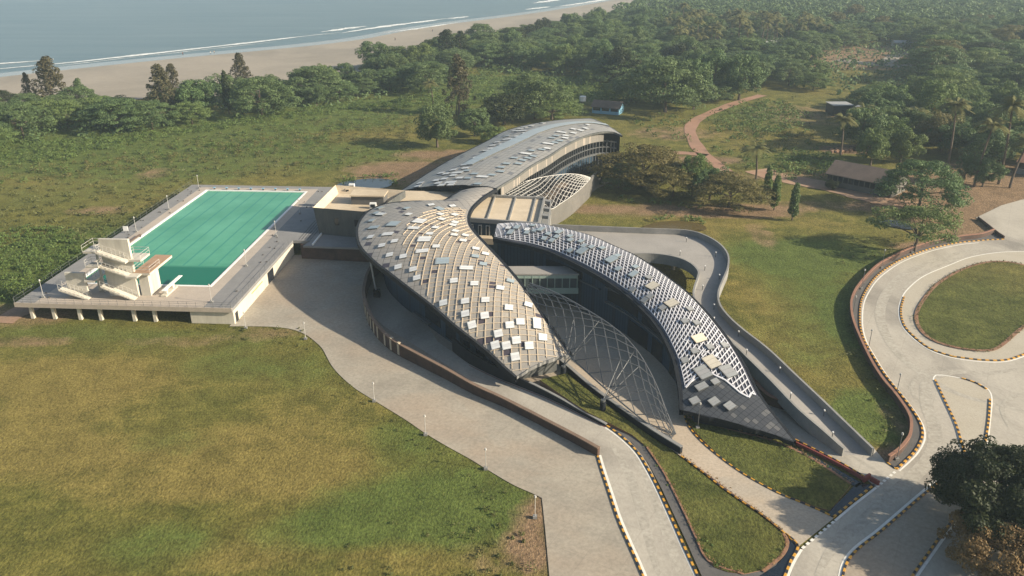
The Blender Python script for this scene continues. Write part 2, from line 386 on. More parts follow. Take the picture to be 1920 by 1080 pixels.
# bare earth
for a in ((760, 320, 17, 10, .8), (850, 290, 16, 6, .8), (700, 348, 12, 5, .5), (1260, 250, 15, 10, .5), (1310, 300, 14, 5, .8), (1850, 395, 22, 26, 1.2),
          (1640, 105, 45, 40, 1.3), (1560, 110, 30, 30, 1.0), (1560, 385, 25, 4, .5), (1430, 440, 3, 9, .5), (1180, 390, 30, 4, .3), (1390, 400, 16, 4, .45),
          (1250, 395, 24, 5, .4), (1750, 462, 9, 3, .7), (1900, 330, 24, 16, .8), (1590, 280, 9, 6, .8), (30, 590, 10, 5, .6), (1670, 860, 3, 2.5, .8), (1690, 800, 2, 6, .5), (330, 640, 10, 2, .35), (480, 622, 8, 2.5, .35),
          (290, 325, 5, 6, .5), (500, 305, 6, 8, .25), (185, 395, 8, 4, .4), (1000, 1000, 2.5, 6, .6), (1020, 940, 1.5, 3, .5), (940, 1040, 5, 3, .4),
          (1520, 215, 25, 20, .4), (1480, 330, 16, 5, .5), (20, 640, 12, 2, .4)): patch(dirt, *a)
# lush growth
for a in ((60, 280, 40, 25, .9), (450, 290, 50, 25, .45), (200, 340, 30, 25, .4), (600, 270, 30, 20, .2), (680, 300, 30, 12, .2), (1560, 560, 12, 16, .5), (1520, 480, 12, 10, .5), (1380, 470, 6, 8, .3), (850, 900, 14, 10, .35), (600, 700, 8, 8, .3), (400, 640, 14, 5, .4), (150, 620, 16, 4, .4), (1150, 395, 14, 5, .4), (250, 262, 45, 20, .9), (480, 228, 50, 14, .8), (700, 200, 45, 16, .7), (60, 500, 14, 20, 1.0), (110, 470, 8, 9, .8), (250, 420, 12, 9, .4), (850, 160, 60, 30, .6), (1050, 165, 60, 30, .7), (1400, 215, 22, 24, .5), (1500, 300, 20, 14, .5),
          (1620, 620, 5, 14, .5), (1650, 770, 6, 6, .8), (1480, 650, 8, 8, .3), (1600, 800, 6, 4, .6), (420, 690, 9, 4, .4), (700, 960, 8, 5, .5), (880, 960, 8, 8, .45), (760, 810, 5, 5, .35), (1440, 480, 9, 9, .3), (1600, 470, 16, 10, .4), (280, 1020, 7, 4, .5), (560, 1000, 8, 4, .4), (330, 830, 6, 3, .4)): patch(lush, *a)
# dry, straw coloured grass
for a in ((60, 760, 14, 12, .7), (110, 860, 10, 5, .6), (480, 850, 14, 7, .6), (560, 900, 12, 5, .5), (260, 920, 10, 3, .5), (300, 350, 40, 20, .4), (250, 300, 40, 8, .5), (480, 265, 40, 6, .5), (650, 255, 30, 6, .5), (120, 330, 30, 8, .5), (1400, 560, 8, 8, .45), (1460, 640, 7, 5, .5), (1310, 420, 14, 8, .5), (1530, 420, 14, 5, .35),
          (150, 700, 25, 6, .4), (600, 760, 12, 5, .3), (450, 1040, 10, 3, .6), (800, 1040, 8, 3, .5), (650, 300, 30, 14, .4), (1330, 470, 5, 14, .5), (1420, 250, 30, 30, .4)): patch(dry, *a)
gm = bpy.data.meshes.new('ground')
nx, ny = len(gx), len(gy)
vv = np.stack([GX, GY, GZ], -1).reshape(-1, 3)
ii = np.arange(nx * ny).reshape(ny, nx)
ff = np.stack([ii[:-1, :-1], ii[:-1, 1:], ii[1:, 1:], ii[1:, :-1]], -1).reshape(-1, 4)
def np_mesh(name, v, f):
    me = bpy.data.meshes.new(name); v = np.asarray(v, np.float32); f = np.asarray(f, np.int32)
    me.vertices.add(len(v)); me.vertices.foreach_set('co', v.ravel())
    k = f.shape[1]; me.loops.add(f.size); me.loops.foreach_set('vertex_index', f.ravel())
    me.polygons.add(len(f)); me.polygons.foreach_set('loop_start', np.arange(0, f.size, k, dtype=np.int32))
    try: me.polygons.foreach_set('loop_total', np.full(len(f), k, dtype=np.int32))
    except Exception: pass
    me.update(calc_edges=True); return me
gm = np_mesh('ground', vv, ff)
ca = gm.color_attributes.new('cover', 'FLOAT_COLOR', 'POINT')
ca.data.foreach_set('color', np.stack([np.clip(dirt, 0, 1.5), np.clip(lush, 0, 1.5), np.clip(dry, 0, 1.5), np.ones(GX.shape)], -1).astype(np.float32).ravel())
gm.polygons.foreach_set('use_smooth', [True] * len(gm.polygons))
def grass_mat(name, use_cover=True, a=(.090, .096, .022), b=(.142, .128, .032)):
    m, t, p = nodes(name); v = wpos(t)
    n1 = noise(t, .035, 5, .6, v, .5); n2 = noise(t, .28, 6, .65, v, .3); n3 = noise(t, 1.6, 5, .7, v); n4 = noise(t, 4.2, 4, .75, scaled(t, v, (1, .6, 1)))
    k = mixc(t, ramp(t, n2, .32, .68), a, b)
    k = mixc(t, mth(t, 'MULTIPLY', ramp(t, n1, .45, .7), .6), k, (.175, .138, .040))
    k = mixc(t, mth(t, 'MULTIPLY', ramp(t, noise(t, .06, 5, .65, v, .8), .5, .72), .55), k, (.070, .080, .016))
    if use_cover:
        at_ = N(t, 'Attribute', attribute_name='cover'); sp = N(t, 'SeparateColor'); t.links.new(at_.outputs['Color'], sp.inputs[0])
        def cov(i, amt=1.6, wob=n2): return ramp(t, mth(t, 'ADD', mth(t, 'MULTIPLY', sp.outputs[i], amt), mth(t, 'MULTIPLY', mth(t, 'SUBTRACT', wob, .5), 1.6)), .3, 1.05)
        k = mixc(t, mth(t, 'MULTIPLY', cov(2), .75), k, mixc(t, n3, (.16, .128, .036), (.225, .172, .055)))
        k = mixc(t, mth(t, 'MULTIPLY', cov(1), .9), k, mixc(t, n3, (.055, .082, .018), (.105, .138, .034)))
        k = mixc(t, mth(t, 'MULTIPLY', cov(0), .95), k, mixc(t, n3, (.17, .112, .066), (.25, .165, .10)))
    # tussocks: small dark and pale clumps
    k = mixc(t, mth(t, 'MULTIPLY', ramp(t, n3, .56, .72), .55), k, (.060, .062, .014))
    k = mixc(t, mth(t, 'MULTIPLY', ramp(t, noise(t, 2.6, 4, .7, scaled(t, v, (1.3, .8, 1))), .6, .75), .4), k, (.26, .205, .075))
    k = mixc(t, .55, k, mixc(t, ramp(t, n4, .34, .66), (.08, .08, .08), (.92, .92, .92)), 'OVERLAY')
    k = mixc(t, .42, k, mixc(t, ramp(t, n2, .3, .7), (.22, .22, .22), (.78, .78, .78)), 'OVERLAY')
    t.links.new(k, p.inputs['Base Color']); setin(p, Roughness=.95); p.inputs['Specular IOR Level'].default_value = .15
    h = mth(t, 'ADD', mth(t, 'MULTIPLY', n3, 1.2), n4); bump(t, p, h, .55, .35)
    return m
M['grass'] = grass_mat('field_grass'); M['lawn'] = grass_mat('lawn_grass', False, (.060, .072, .017), (.092, .098, .026))
gm.materials.append(M['grass'])
g = bpy.data.objects.new('ground', gm); COL.objects.link(g); tag(g, kind='structure')
# beach and sea
b = MB(); n = len(veg)
def shift(line, d):
    out = []
    for k in range(len(line)):
        a, c = Vector(line[max(k - 1, 0)]), Vector(line[min(k + 1, len(line) - 1)]); t = (c - a); t.z = 0; t.normalize()
        out.append(Vector(line[k]) + Vector((-t.y, t.x, 0)) * d)
    return out
rows = [[Vector((p.x, p.y, .10)) for p in shift(veg, -9)], [Vector((p.x, p.y, .02)) for p in shift(veg, 2)], [Vector((p[0], p[1], -1.2)) for p in wl], [Vector((p.x, p.y, -5)) for p in shift(wl, 90)]]
L = min(len(r_) for r_ in rows)
def even(r_, m=160):
    P = [Vector(p) for p in r_]; c = [0]
    for a, q in zip(P, P[1:]): c.append(c[-1] + (q - a).length)
    out = []; j = 0
    for i in range(m):
        s_ = c[-1] * (i / (m - 1)) ** 2
        while j < len(c) - 2 and c[j + 1] < s_: j += 1
        out.append(P[j].lerp(P[j + 1], min(1, (s_ - c[j]) / max(1e-6, c[j + 1] - c[j]))))
    return out
rows = [even(r_) for r_ in rows]
for r0, r1 in zip(rows, rows[1:]):
    for k in range(len(r0) - 1): b.face((r0[k], r0[k + 1], r1[k + 1], r1[k]))
struct('beach', b, M['sand'])
b = MB(); w0 = shift(wl, -3); w1 = shift(wl, 14); far_ = [Vector((-9000, 200, 0)), Vector((-9000, 9000, 0)), Vector((w0[-1].x + 200, 12000, 0))]
b.sheet([(p.x, p.y) for p in w0] + [(p.x, p.y) for p in reversed(far_)], -1.2)
struct('sea', b, M['sea'])
b = MB(); wa, wb_ = even(w0), even(shift(wl, 9))
for k in range(len(wa) - 1): b.face([(q.x, q.y, -1.16) for q in (wa[k], wa[k + 1], wb_[k + 1], wb_[k])])
struct('wet_shore_water', b, M['wash'])
for pts, w in (([(-60, 123), (0, 119), (60, 115), (80, 113)], 3.2), ([(80, 113), (90, 112), (100, 110)], 4), ([(-60, 136), (0, 129), (133, 117), (233, 106), (333, 95), (467, 80), (560, 69), (640, 60.5)], 4.2), ([(602, 60), (625, 57), (660, 52), (687, 49)], 6),
               ([(640, 62), (690, 54), (740, 47), (790, 41), (838, 34.5)], 6), ([(838, 35), (860, 33), (878, 31)], 6), ([(720, 61), (773, 55), (820, 48), (860, 42)], 3), ([(985, 18), (1010, 15), (1032, 12.5)], 6), ([(1000, 6), (1025, 2.5), (1055, -2)], 9), ([(1040, 13), (1090, 6), (1135, -1), (1180, -9)], 6),
               ([(100, 124), (180, 115.5), (260, 106)], 1.2), ([(240, 109), (400, 91), (520, 78)], 1.0)):
    b = MB(); P = resample(px_line(pts, -1.12, 8), 2.0); ph = rnd.random() * 9
    b.ribbon(P, lambda t, w=w * 1.35, ph=ph: w * min(1, .12 + 3 * t, .12 + 3 * (1 - t)) * (.7 + .3 * math.sin(t * 31 + ph) * math.sin(t * 13)), z=-1.10)
    struct('surf', b, M['foam'])
# ---- paved surfaces
def surface(name, pts, z, mat, n=1):
    b = MB(); b.sheet([(p[0], p[1]) for p in (px_line(pts, z, n, True) if n > 1 else [at(q[0], q[1], z) for q in pts])], z); return struct(name, b, M[mat])
FIELD_EDGE = [(430, 612), (470, 612), (510, 613), (545, 617), (572, 627), (590, 640), (605, 655), (625, 690), (660, 724), (700, 750), (760, 787), (798, 813), (840, 838), (880, 860), (911, 879), (960, 908), (1000, 926), (1016, 934)]
edge_w = px_line(FIELD_EDGE, 0, 5) + [tuple(at(1022, 990)), tuple(at(1030, 1080)), tuple(at(1036, 1130))]
WHITE_A = [(1125, 853), (1133, 880), (1148, 925), (1163, 970), (1180, 1010), (1198, 1050), (1213, 1085), (1232, 1130)]
KERB_B = [(1138, 799), (1158, 813), (1180, 832), (1198, 852), (1215, 880), (1230, 908), (1245, 940), (1262, 978), (1278, 1015), (1293, 1048), (1308, 1080), (1330, 1130)]
whiteA, kerbB = px_line(WHITE_A, .03, 5), px_line(KERB_B, .03, 5)
b = MB(); b.sheet([(p[0], p[1]) for p in edge_w] + [tuple(at(1330, 1130))[:2]] + [(p[0], p[1]) for p in reversed(kerbB)] + [tuple(at(*q))[:2] for q in ((1090, 775), (1020, 735), (1060, 690), (1000, 560), (940, 500), (860, 440), (700, 440), (568, 478), (540, 478))], .02)
struct('forecourt_paving', b, M['concrete'])
b = MB(); b.sheet([tuple(at(*q))[:2] for q in ((690, 585), (720, 612), (790, 655), (890, 718), (990, 765), (1083, 820), (1123, 850))] + [(p[0], p[1]) for p in whiteA] + [(p[0], p[1]) for p in reversed(kerbB)] + [tuple(at(*q))[:2] for q in ((1090, 777), (1040, 752), (967, 722), (880, 683), (820, 640), (770, 560), (720, 510), (690, 520), (680, 550))], .03)
struct('service_road', b, M['road'])
def line_mark(pts, w, z=.036, n=5, mat='white_paint', name='road_marking'):
    b = MB(); b.ribbon(resample(px_line(pts, z, n), .8), w, z=z); return struct(name, b, M[mat])
def kerb(pts, n=5, w=.15, h=.13, step=.52, z=0.0, closed=False, mats=('yellow', 'black')):
    b = MB(); b.sweep(resample(px_line(pts, z, n, closed), step), w, h, z0=z - .05 if z else 0.0, m=0, alt=1)
    return struct('kerb', b, [M[mats[0]], M[mats[1]]])
line_mark(WHITE_A, .28); kerb([(q[0] - 5, q[1] + 1) for q in WHITE_A], w=.2)
line_mark([(q[0] - 4, q[1] + 2) for q in KERB_B], .16); kerb(KERB_B, w=.22)
# gravel drain beside the service road and the sloped garden strip
surface('gravel_drain', [(1140, 800), (1185, 830), (1215, 868), (1240, 915), (1265, 968), (1290, 1022), (1318, 1085), (1350, 1135), (1460, 1135), (1480, 1085), (1500, 1028), (1478, 1004), (1440, 1030), (1330, 1030), (1290, 950), (1250, 880), (1213, 835), (1160, 795)], .024, 'asphalt')
def garden(name, pts, label_z):
    P = [at(q[0], q[1], q[2]) for q in pts]; b = MB(); i = len(b.v)
    b.v += [tuple(p) for p in P]
    F = [Vector((p.x, p.y, 0)) for p in P]
    for t in tessellate_polygon([F]):
        a, c, d = (F[k] for k in t)
        if (c - a).cross(d - a).z < 0: t = t[::-1]
        b.f.append(tuple(t)); b.m.append(0)
    ccw = sum(a.x * c.y - c.x * a.y for a, c in zip(F, F[1:] + F[:1])) > 0
    for k in range(len(P)):
        l = (k + 1) % len(P); q = [P[k], P[l], Vector((P[l].x, P[l].y, -.3)), Vector((P[k].x, P[k].y, -.3))]
        b.face(q[::-1] if ccw else q, 1)
    return struct(name, b, [M['lawn'], M['soil']])
G1 = [(1012, 712, 1.25), (1035, 706, 1.25), (1062, 700, 1.2), (1090, 722, 1.0), (1130, 752, .7), (1180, 790, .4), (1230, 825, .2), (1276, 858, .1), (1300, 876, .1), (1325, 895, .1), (1350, 915, .1), (1375, 933, .1), (1400, 950, .1), (1425, 967, .1), (1450, 986, .1), (1466, 1000, .1), (1472, 1016, .1), (1466, 1036, .1), (1452, 1055, .1), (1428, 1069, .1), (1395, 1076, .1), (1365, 1072, .1), (1340, 1063, .1), (1323, 1047, .1), (1303, 1003, .1), (1284, 962, .1), (1265, 920, .1), (1247, 889, .1), (1230, 862, .1), (1213, 838, .12), (1185, 815, .2), (1140, 792, .35), (1100, 772, .7), (1055, 742, 1.0)]
garden('garden_lawn', G1, 0)
G2 = [(1289, 787, .1), (1320, 792, .1), (1350, 801, .1), (1385, 811, .1), (1420, 820, .1), (1455, 830, .1), (1490, 844, .1), (1525, 863, .1), (1560, 884, .1), (1596, 909, .1), (1576, 934, .1), (1556, 957, .1), (1530, 950, .1), (1500, 938, .1), (1470, 927, .1), (1440, 912, .1), (1410, 896, .1), (1380, 877, .1), (1350, 855, .1), (1325, 832, .1), (1302, 808, .1)]
garden('garden_lawn', G2, 0)
# soil beds with bricks round the gardens
for pts, w in (([(q[0], q[1] - 4) for q in ((1277, 858), (1325, 893), (1375, 931), (1425, 965), (1466, 998))], .2), ([(1289, 782), (1340, 797), (1400, 813), (1455, 828), (1520, 858), (1597, 908)], .35), ([(1213, 838), (1247, 889), (1284, 962), (1303, 1003), (1330, 1052), (1395, 1076)], .2), ([(1470, 1000), (1477, 1018), (1466, 1042), (1430, 1072)], .35)):
    b = MB(); b.ribbon(resample(px_line(pts, .12, 5), .6), w, z=.125); struct('soil_bed', b, M['soil'])
WALK_L = [(1277, 856), (1300, 873), (1325, 892), (1350, 912), (1375, 930), (1400, 947), (1425, 963), (1450, 982), (1475, 1004), (1497, 1025)]
WALK_R = [(1281, 772), (1286, 790), (1297, 808), (1316, 829), (1340, 850), (1370, 873), (1400, 893), (1430, 910), (1465, 928), (1500, 942), (1535, 957), (1564, 971)]
kerb(WALK_L); kerb(WALK_R)
wl_, wr_ = px_line(WALK_L, .03, 4), px_line(WALK_R, .03, 4)
b = MB(); b.sheet([tuple(at(*q))[:2] for q in ((1000, 540), (950, 500), (1000, 610), (1050, 680), (1100, 722), (1150, 758), (1210, 805))] + [(p[0], p[1]) for p in wl_] + [(p[0], p[1]) for p in reversed(wr_)] + [tuple(at(*q))[:2] for q in ((1281, 700), (1240, 640), (1180, 590), (1080, 540))], .03)
struct('entrance_walk', b, M['paver'])
# the roads on the right
K1 = [(1882, 449), (1857, 450), (1830, 452), (1800, 455), (1773, 460), (1743, 467), (1713, 477), (1685, 489), (1660, 505), (1640, 522), (1625, 543), (1615, 565), (1612, 592), (1614, 618), (1622, 642), (1637, 668), (1655, 697), (1674, 722), (1692, 744), (1710, 768), (1722, 787), (1729, 805), (1728, 824), (1716, 846), (1700, 863), (1681, 880)]
k1 = px_line(K1, .02, 5)
b = MB(); b.sheet([(p[0], p[1]) for p in k1] + [tuple(at(*q))[:2] for q in ((1645, 913), (1640, 913), (1567, 975), (1503, 1030), (1490, 1050), (1475, 1085), (1458, 1135), (2100, 1135), (2350, 950), (2350, 470), (2150, 380), (1990, 365), (1925, 372), (1878, 385), (1830, 408))], .02)
struct('roundabout_road', b, M['road'])
kerb(K1, w=.24); line_mark([(q[0] + 5, q[1] + 3) for q in K1[2:]], .2)
surface('entry_paving', [(1435, 760), (1480, 740), (1590, 840), (1640, 842), (1662, 868), (1683, 882), (1643, 914), (1628, 902), (1500, 830), (1470, 815)], .026, 'road')
RING = [(1780, 497), (1813, 484), (1850, 476), (1890, 472), (1935, 472), (1985, 482), (2030, 505), (2050, 540), (2045, 580), (2010, 620), (1960, 650), (1920, 668), (1885, 678), (1840, 678), (1787, 671), (1745, 657), (1712, 634), (1692, 611), (1685, 583), (1692, 556), (1708, 536), (1735, 516)]
surface('island_apron', RING, .026, 'islet', 4)
line_mark(RING + RING[:1], .2, n=4); kerb([(960 + (q[0] - 960), q[1]) for q in [(1787, 669), (1745, 655), (1714, 632), (1695, 610), (1689, 583), (1695, 557)][::-1]] + [(1787, 669), (1840, 675.5), (1885, 675.5), (1919, 665), (1958, 648), (2008, 618)], w=.26)
ISL = [(1847, 492), (1800, 507), (1757, 533), (1729, 566), (1718, 593), (1727, 619), (1753, 639), (1797, 652), (1850, 657), (1877, 648), (1920, 612), (1965, 590), (1985, 560), (1970, 520), (1930, 500), (1890, 491)]
P = px_line([(x, y, .12) for x, y in ISL], .12, 4, True); b = MB(); b.prism([(p[0], p[1]) for p in P], -.1, .13, 0, 1); struct('island_lawn', b, [M['lawn'], M['soil']])
b = MB(); b.ribbon(resample(list(P) + [P[0]], .7), .55, z=.138); struct('soil_bed', b, M['soil'])
TEAR = [(1750, 712), (1753, 704), (1765, 703), (1797, 708), (1830, 717), (1852, 729), (1860, 747), (1857, 785), (1852, 825), (1840, 870), (1815, 872), (1802, 838), (1790, 797), (1770, 753)]
surface('traffic_islet', TEAR, .027, 'islet', 3); line_mark(TEAR + TEAR[:1], .18, .04, 3)
kerb([(1753, 713), (1771, 751), (1792, 796), (1804, 836), (1816, 868)], w=.24); kerb([(1856, 749), (1854, 785), (1848, 825), (1838, 866)], w=.24)
for pts in ([(1803, 709.5), (1830, 718.5), (1850, 730)],): kerb(pts, w=.22)
surface('parking_paving', [(1850, 850), (1763, 897), (1717, 934), (1673, 972), (1640, 1000), (1607, 1026), (1588, 1047), (1577, 1080), (1570, 1130), (1680, 1130), (1712, 1080), (1757, 1018), (1800, 960), (1900, 880)], .027, 'concrete')
PK = [(1830, 845), (1763, 895), (1717, 932), (1673, 970), (1640, 998), (1607, 1023), (1587, 1044), (1577, 1066), (1572, 1095)]
line_mark(PK, .26); kerb([(q[0] + 6, q[1] + 3) for q in PK], w=.2)
PK2 = [(1800, 960), (1767, 1000), (1740, 1038), (1712, 1078), (1690, 1115)]
line_mark([(q[0] + 7, q[1] + 3) for q in PK2], .26); kerb(PK2, w=.2)
def dashes(a, c, n=9):
    for k in range(n):
        p, q = at(*a, .036).lerp(at(*c, .036), (k + .15) / n), at(*a, .036).lerp(at(*c, .036), (k + .72) / n)
        b = MB(); b.ribbon([p, q], .28, z=.036); struct('road_marking', b, M['white_paint'])
dashes((1503, 1029), (1566, 976), 8); dashes((1643, 914), (1680, 883), 6)
line_mark([(1566, 976), (1600, 947), (1643, 914)], .26, n=1); line_mark([(1503, 1030), (1488, 1055), (1474, 1090)], .26, n=3)
kerb([(1562, 971), (1600, 940), (1638, 910)], n=1, w=.22); kerb([(1473, 1002), (1497, 1024), (1484, 1050), (1470, 1085)], n=2, w=.22)
# drain water and dark channels
surface('channel_water', [(1610, 905), (1637, 909), (1600, 939), (1563, 969), (1552, 960), (1580, 934), (1600, 912)], .03, 'channel')
surface('channel_water', [(1440, 822), (1485, 838), (1530, 858), (1570, 880), (1618, 906), (1606, 914), (1560, 887), (1520, 865), (1480, 848), (1440, 834)], .03, 'channel')
surface('channel_water', [(1474, 1006), (1494, 1024), (1482, 1049), (1468, 1082), (1440, 1090), (1420, 1082), (1455, 1060), (1470, 1035)], .03, 'channel')
OUTW = [(1862, 438), (1838, 446), (1805, 450), (1772, 455), (1740, 462), (1715, 470), (1690, 480), (1668, 491), (1647, 503), (1630, 518), (1614, 536), (1602, 553), (1595, 572), (1595, 594), (1600, 615), (1609, 638), (1622, 667), (1638, 698), (1656, 725), (1674, 746), (1690, 768), (1701, 786), (1706, 803), (1704, 826), (1694, 842), (1682, 855), (1664, 868)]
k0 = px_line(OUTW, .024, 5)
b = MB(); b.sheet([(p[0], p[1]) for p in k1] + [(p[0], p[1]) for p in reversed(k0)], .024); struct('drain_channel', b, M['asphalt'])
kerb([(1663, 868), (1680, 880)], n=1)
# tyre marks worn into the concrete
M['tyre'] = mottled('tyre_worn_concrete', (.31, .285, .24), (.40, .37, .315), .5, .8, None, .1, 2, .4, spec=.2)
for kz, (pts, w) in enumerate((([(1850, 463), (1770, 482), (1700, 512), (1662, 550), (1650, 590), (1662, 630), (1690, 668), (1730, 700), (1800, 740), (1920, 770)], 1.5), ([(1860, 468), (1785, 488), (1722, 518), (1690, 545)], .8), ([(1920, 690), (1850, 700), (1790, 697), (1740, 715), (1738, 760), (1752, 800), (1748, 850), (1700, 905), (1620, 975), (1560, 1030), (1530, 1085)], 1.6), ([(1745, 690), (1715, 712), (1712, 740), (1735, 760)], .5), ([(1760, 684), (1725, 702), (1703, 730)], .4), ([(1170, 820), (1205, 870), (1240, 960), (1275, 1080)], 1.3), ([(1145, 830), (1180, 890), (1205, 970), (1235, 1080)], 1.1), ([(1890, 800), (1880, 760), (1920, 735)], .6), ([(1590, 850), (1660, 900), (1640, 950), (1560, 1010)], .7))):
    b = MB(); b.ribbon(resample(px_line(pts, .031, 6), 1.0), lambda t, w=w: w * (.15 + .85 * max(0, math.sin(math.pi * t)) ** .5), z=.0305 + .0004 * kz); struct('tyre_marks', b, M['tyre'])
# earth tracks
for pts, w, mt in (([(1372, 330), (1340, 305), (1318, 288), (1302, 266), (1294, 247), (1298, 233), (1312, 221), (1345, 206), (1388, 190), (1430, 178)], 2.7, 'soil_track'), ([(1240, 287), (1290, 287), (1325, 292)], 2.4, 'soil_track'), ([(1420, 318), (1460, 332), (1520, 343), (1580, 356), (1640, 372), (1700, 385), (1780, 400)], 5.5, 'track'), ([(0, 605), (25, 590), (60, 572), (140, 520)], 3, 'track'), ([(1570, 112), (1620, 118), (1690, 124), (1720, 124)], 7, 'sand'), ([(1655, 120), (1690, 98)], 5, 'sand')):
    if mt == 'soil_track' and 'soil_track' not in M: M['soil_track'] = mottled('red_earth_track', (.25, .135, .085), (.31, .18, .12), .4, .95, (.24, .14, .09), .12, 2, .3)
    b = MB(); ph = rnd.random() * 6; b.ribbon(resample(px_line(pts, .03, 6), 1.5), lambda t, w=w * 1.35, ph=ph: w * (1 + .07 * math.sin(t * 23 + ph) + .05 * math.sin(t * 57)), z=.03); struct('dirt_track', b, M[mt])
P = px_line([(632, 347), (650, 340), (690, 335), (728, 336), (738, 342), (725, 351), (690, 353), (655, 352)], .12, 4, True)
b = MB(); b.sheet([p[:2] for p in P], .12); struct('pond_water', b, M['pond'])
P = px_line([(1205, 428), (1225, 418), (1260, 414), (1300, 417), (1322, 424), (1318, 432), (1260, 432)], .12, 4, True)
b = MB(); b.sheet([p[:2] for p in P], .12); struct('pond_water', b, M['brown_pond'])
P = px_line([(1638, 412), (1680, 413), (1712, 424), (1716, 430), (1690, 428), (1655, 420)], .12, 4, True)
b = MB(); b.sheet([p[:2] for p in P], .12); struct('pond_water', b, M['pond'])
# ================================================================== the curved wings
class Loft:
    """a curved roof between two rails given as stations; t runs across, s along"""
    def __init__(s, L, Rr, bulge):
        s.L = [np.array(at3(q)) for q in L]; s.R = [np.array(at3(q)) for q in Rr]; s.n = len(L); s.b = bulge
    def cr(s, P, x):
        n = len(P); x = min(max(x, 0), n - 1); i = min(int(x), n - 2); t = x - i
        p1, p2 = P[i], P[i + 1]; p0 = P[i - 1] if i > 0 else 2 * p1 - p2; p3 = P[i + 2] if i + 2 < n else 2 * p2 - p1
        return .5 * ((2 * p1) + (p2 - p0) * t + (2 * p0 - 5 * p1 + 4 * p2 - p3) * t * t + (3 * p1 - p0 - 3 * p2 + p3) * t ** 3)
    def bulge(s, x):
        b = s.b; u = x / (s.n - 1) * (len(b) - 1); i = min(int(u), len(b) - 2); return b[i] + (b[i + 1] - b[i]) * (u - i)
    def __call__(s, x, t, up=0.0):
        p = s.cr(s.L, x) * (1 - t) + s.cr(s.R, x) * t
        p = p + np.array((0, 0, 4 * s.bulge(x) * t * (1 - t)))
        if up: p = p + s.normal(x, t) * up
        return p
    def normal(s, x, t):
        e = .02; a = s(min(x + e, s.n - 1), t) - s(max(x - e, 0), t); t0, t1 = max(t - e, 0), min(t + e, 1)
        c = s(x, t1) - s(x, t0); n = np.cross(a, c); n /= max(1e-9, np.linalg.norm(n)); return n if n[2] > 0 else -n
    def table(s):
        s.sg = [(x, t) for x in np.linspace(0, s.n - 1, 260) for t in np.linspace(0, 1, 70)]
        s.pp = np.array([proj(s(x, t)) for x, t in s.sg])
    def find(s, px, py): return s.sg[int(np.argmin(((s.pp - (px, py)) ** 2).sum(1)))]
def roof_mesh(lf, nS, nT, uS, uT, thick, mat, parent, s0=0, s1=None, t0=0.0, t1=1.0, up=0.0, name='roof'):
    s1 = lf.n - 1 if s1 is None else s1; b = MB()
    X = [s0 + (s1 - s0) * i / nS for i in range(nS + 1)]; T = [t0 + (t1 - t0) * j / nT for j in range(nT + 1)]
    G = [[lf(x, t, up) for t in T] for x in X]
    for i in range(nS):
        for j in range(nT):
            q = [(G[i][j], i, j), (G[i + 1][j], i + 1, j), (G[i + 1][j + 1], i + 1, j + 1), (G[i][j + 1], i, j + 1)]
            v = [k[0] for k in q]; uv = [(k[1] * uS / nS, k[2] * uT / nT) for k in q]
            if np.cross(v[1] - v[0], v[2] - v[0])[2] < 0: v.reverse(); uv.reverse()
            b.face(v, 0, uv)
    if thick:
        for i in range(nS):
            for j in range(nT):
                b.face([G[i][j] - (0, 0, thick), G[i][j + 1] - (0, 0, thick), G[i + 1][j + 1] - (0, 0, thick), G[i + 1][j] - (0, 0, thick)], 1)
    return b.build(name, [M[mat], M['dark']], parent, shade=True)
def edge_band(lf, parent, path, h=.55, out=.25, mat='dark', name='gutter'):
    """the dark eaves band that runs round a roof; path = list of (s, t)"""
    b = MB(); C = lf(lf.n / 2, .5)
    P = [Vector(lf(x, t)) for x, t in path]; N_ = len(P)
    for k in range(N_ - 1):
        a, c = P[k], P[k + 1]; d = (c - a); d.z = 0
        if d.length < .01: continue
        d.normalize(); 
        q = []
        for p, kk in ((a, k), (c, k + 1)):
            dd = P[min(kk + 1, N_ - 1)] - P[max(kk - 1, 0)]; dd.z = 0; dd.normalize(); nn = Vector((-dd.y, dd.x, 0))
            x, t = path[kk]; inn = Vector(lf(x, .5)) - p
            if nn.dot(inn) > 0: nn = -nn
            q.append([p + nn * out + Vector((0, 0, .06)), p - nn * .05 + Vector((0, 0, .06)), p - nn * .05 - Vector((0, 0, h)), p + nn * out - Vector((0, 0, h))])
        for m_ in range(4):
            l = (m_ + 1) % 4; b.face((q[0][m_], q[0][l], q[1][l], q[1][m_]))
    return b.build(name, M[mat], parent)
def bars(b, lf, line, w, h, up, m=0):
    """a bar of section w x h lying on the roof along (s, t) points"""
    P = [lf(x, t) for x, t in line]; Nn = [lf.normal(x, t) for x, t in line]; K = len(P); ring = []
    for k in range(K):
        d = P[min(k + 1, K - 1)] - P[max(k - 1, 0)]; L_ = np.linalg.norm(d)
        if L_ < 1e-6: d = np.array((1., 0, 0)); L_ = 1
        side = np.cross(d / L_, Nn[k]); side /= max(1e-9, np.linalg.norm(side)); o = P[k] + Nn[k] * up
        i = len(b.v); b.v += [tuple(o - side * w / 2), tuple(o + side * w / 2), tuple(o + side * w / 2 + Nn[k] * h), tuple(o - side * w / 2 + Nn[k] * h)]; ring.append(i)
    for i, j in zip(ring, ring[1:]):
        for q in (1, 2, 3):
            l = (q + 1) % 4; b.f.append((i + q, i + l, j + l, j + q)); b.m.append(m)
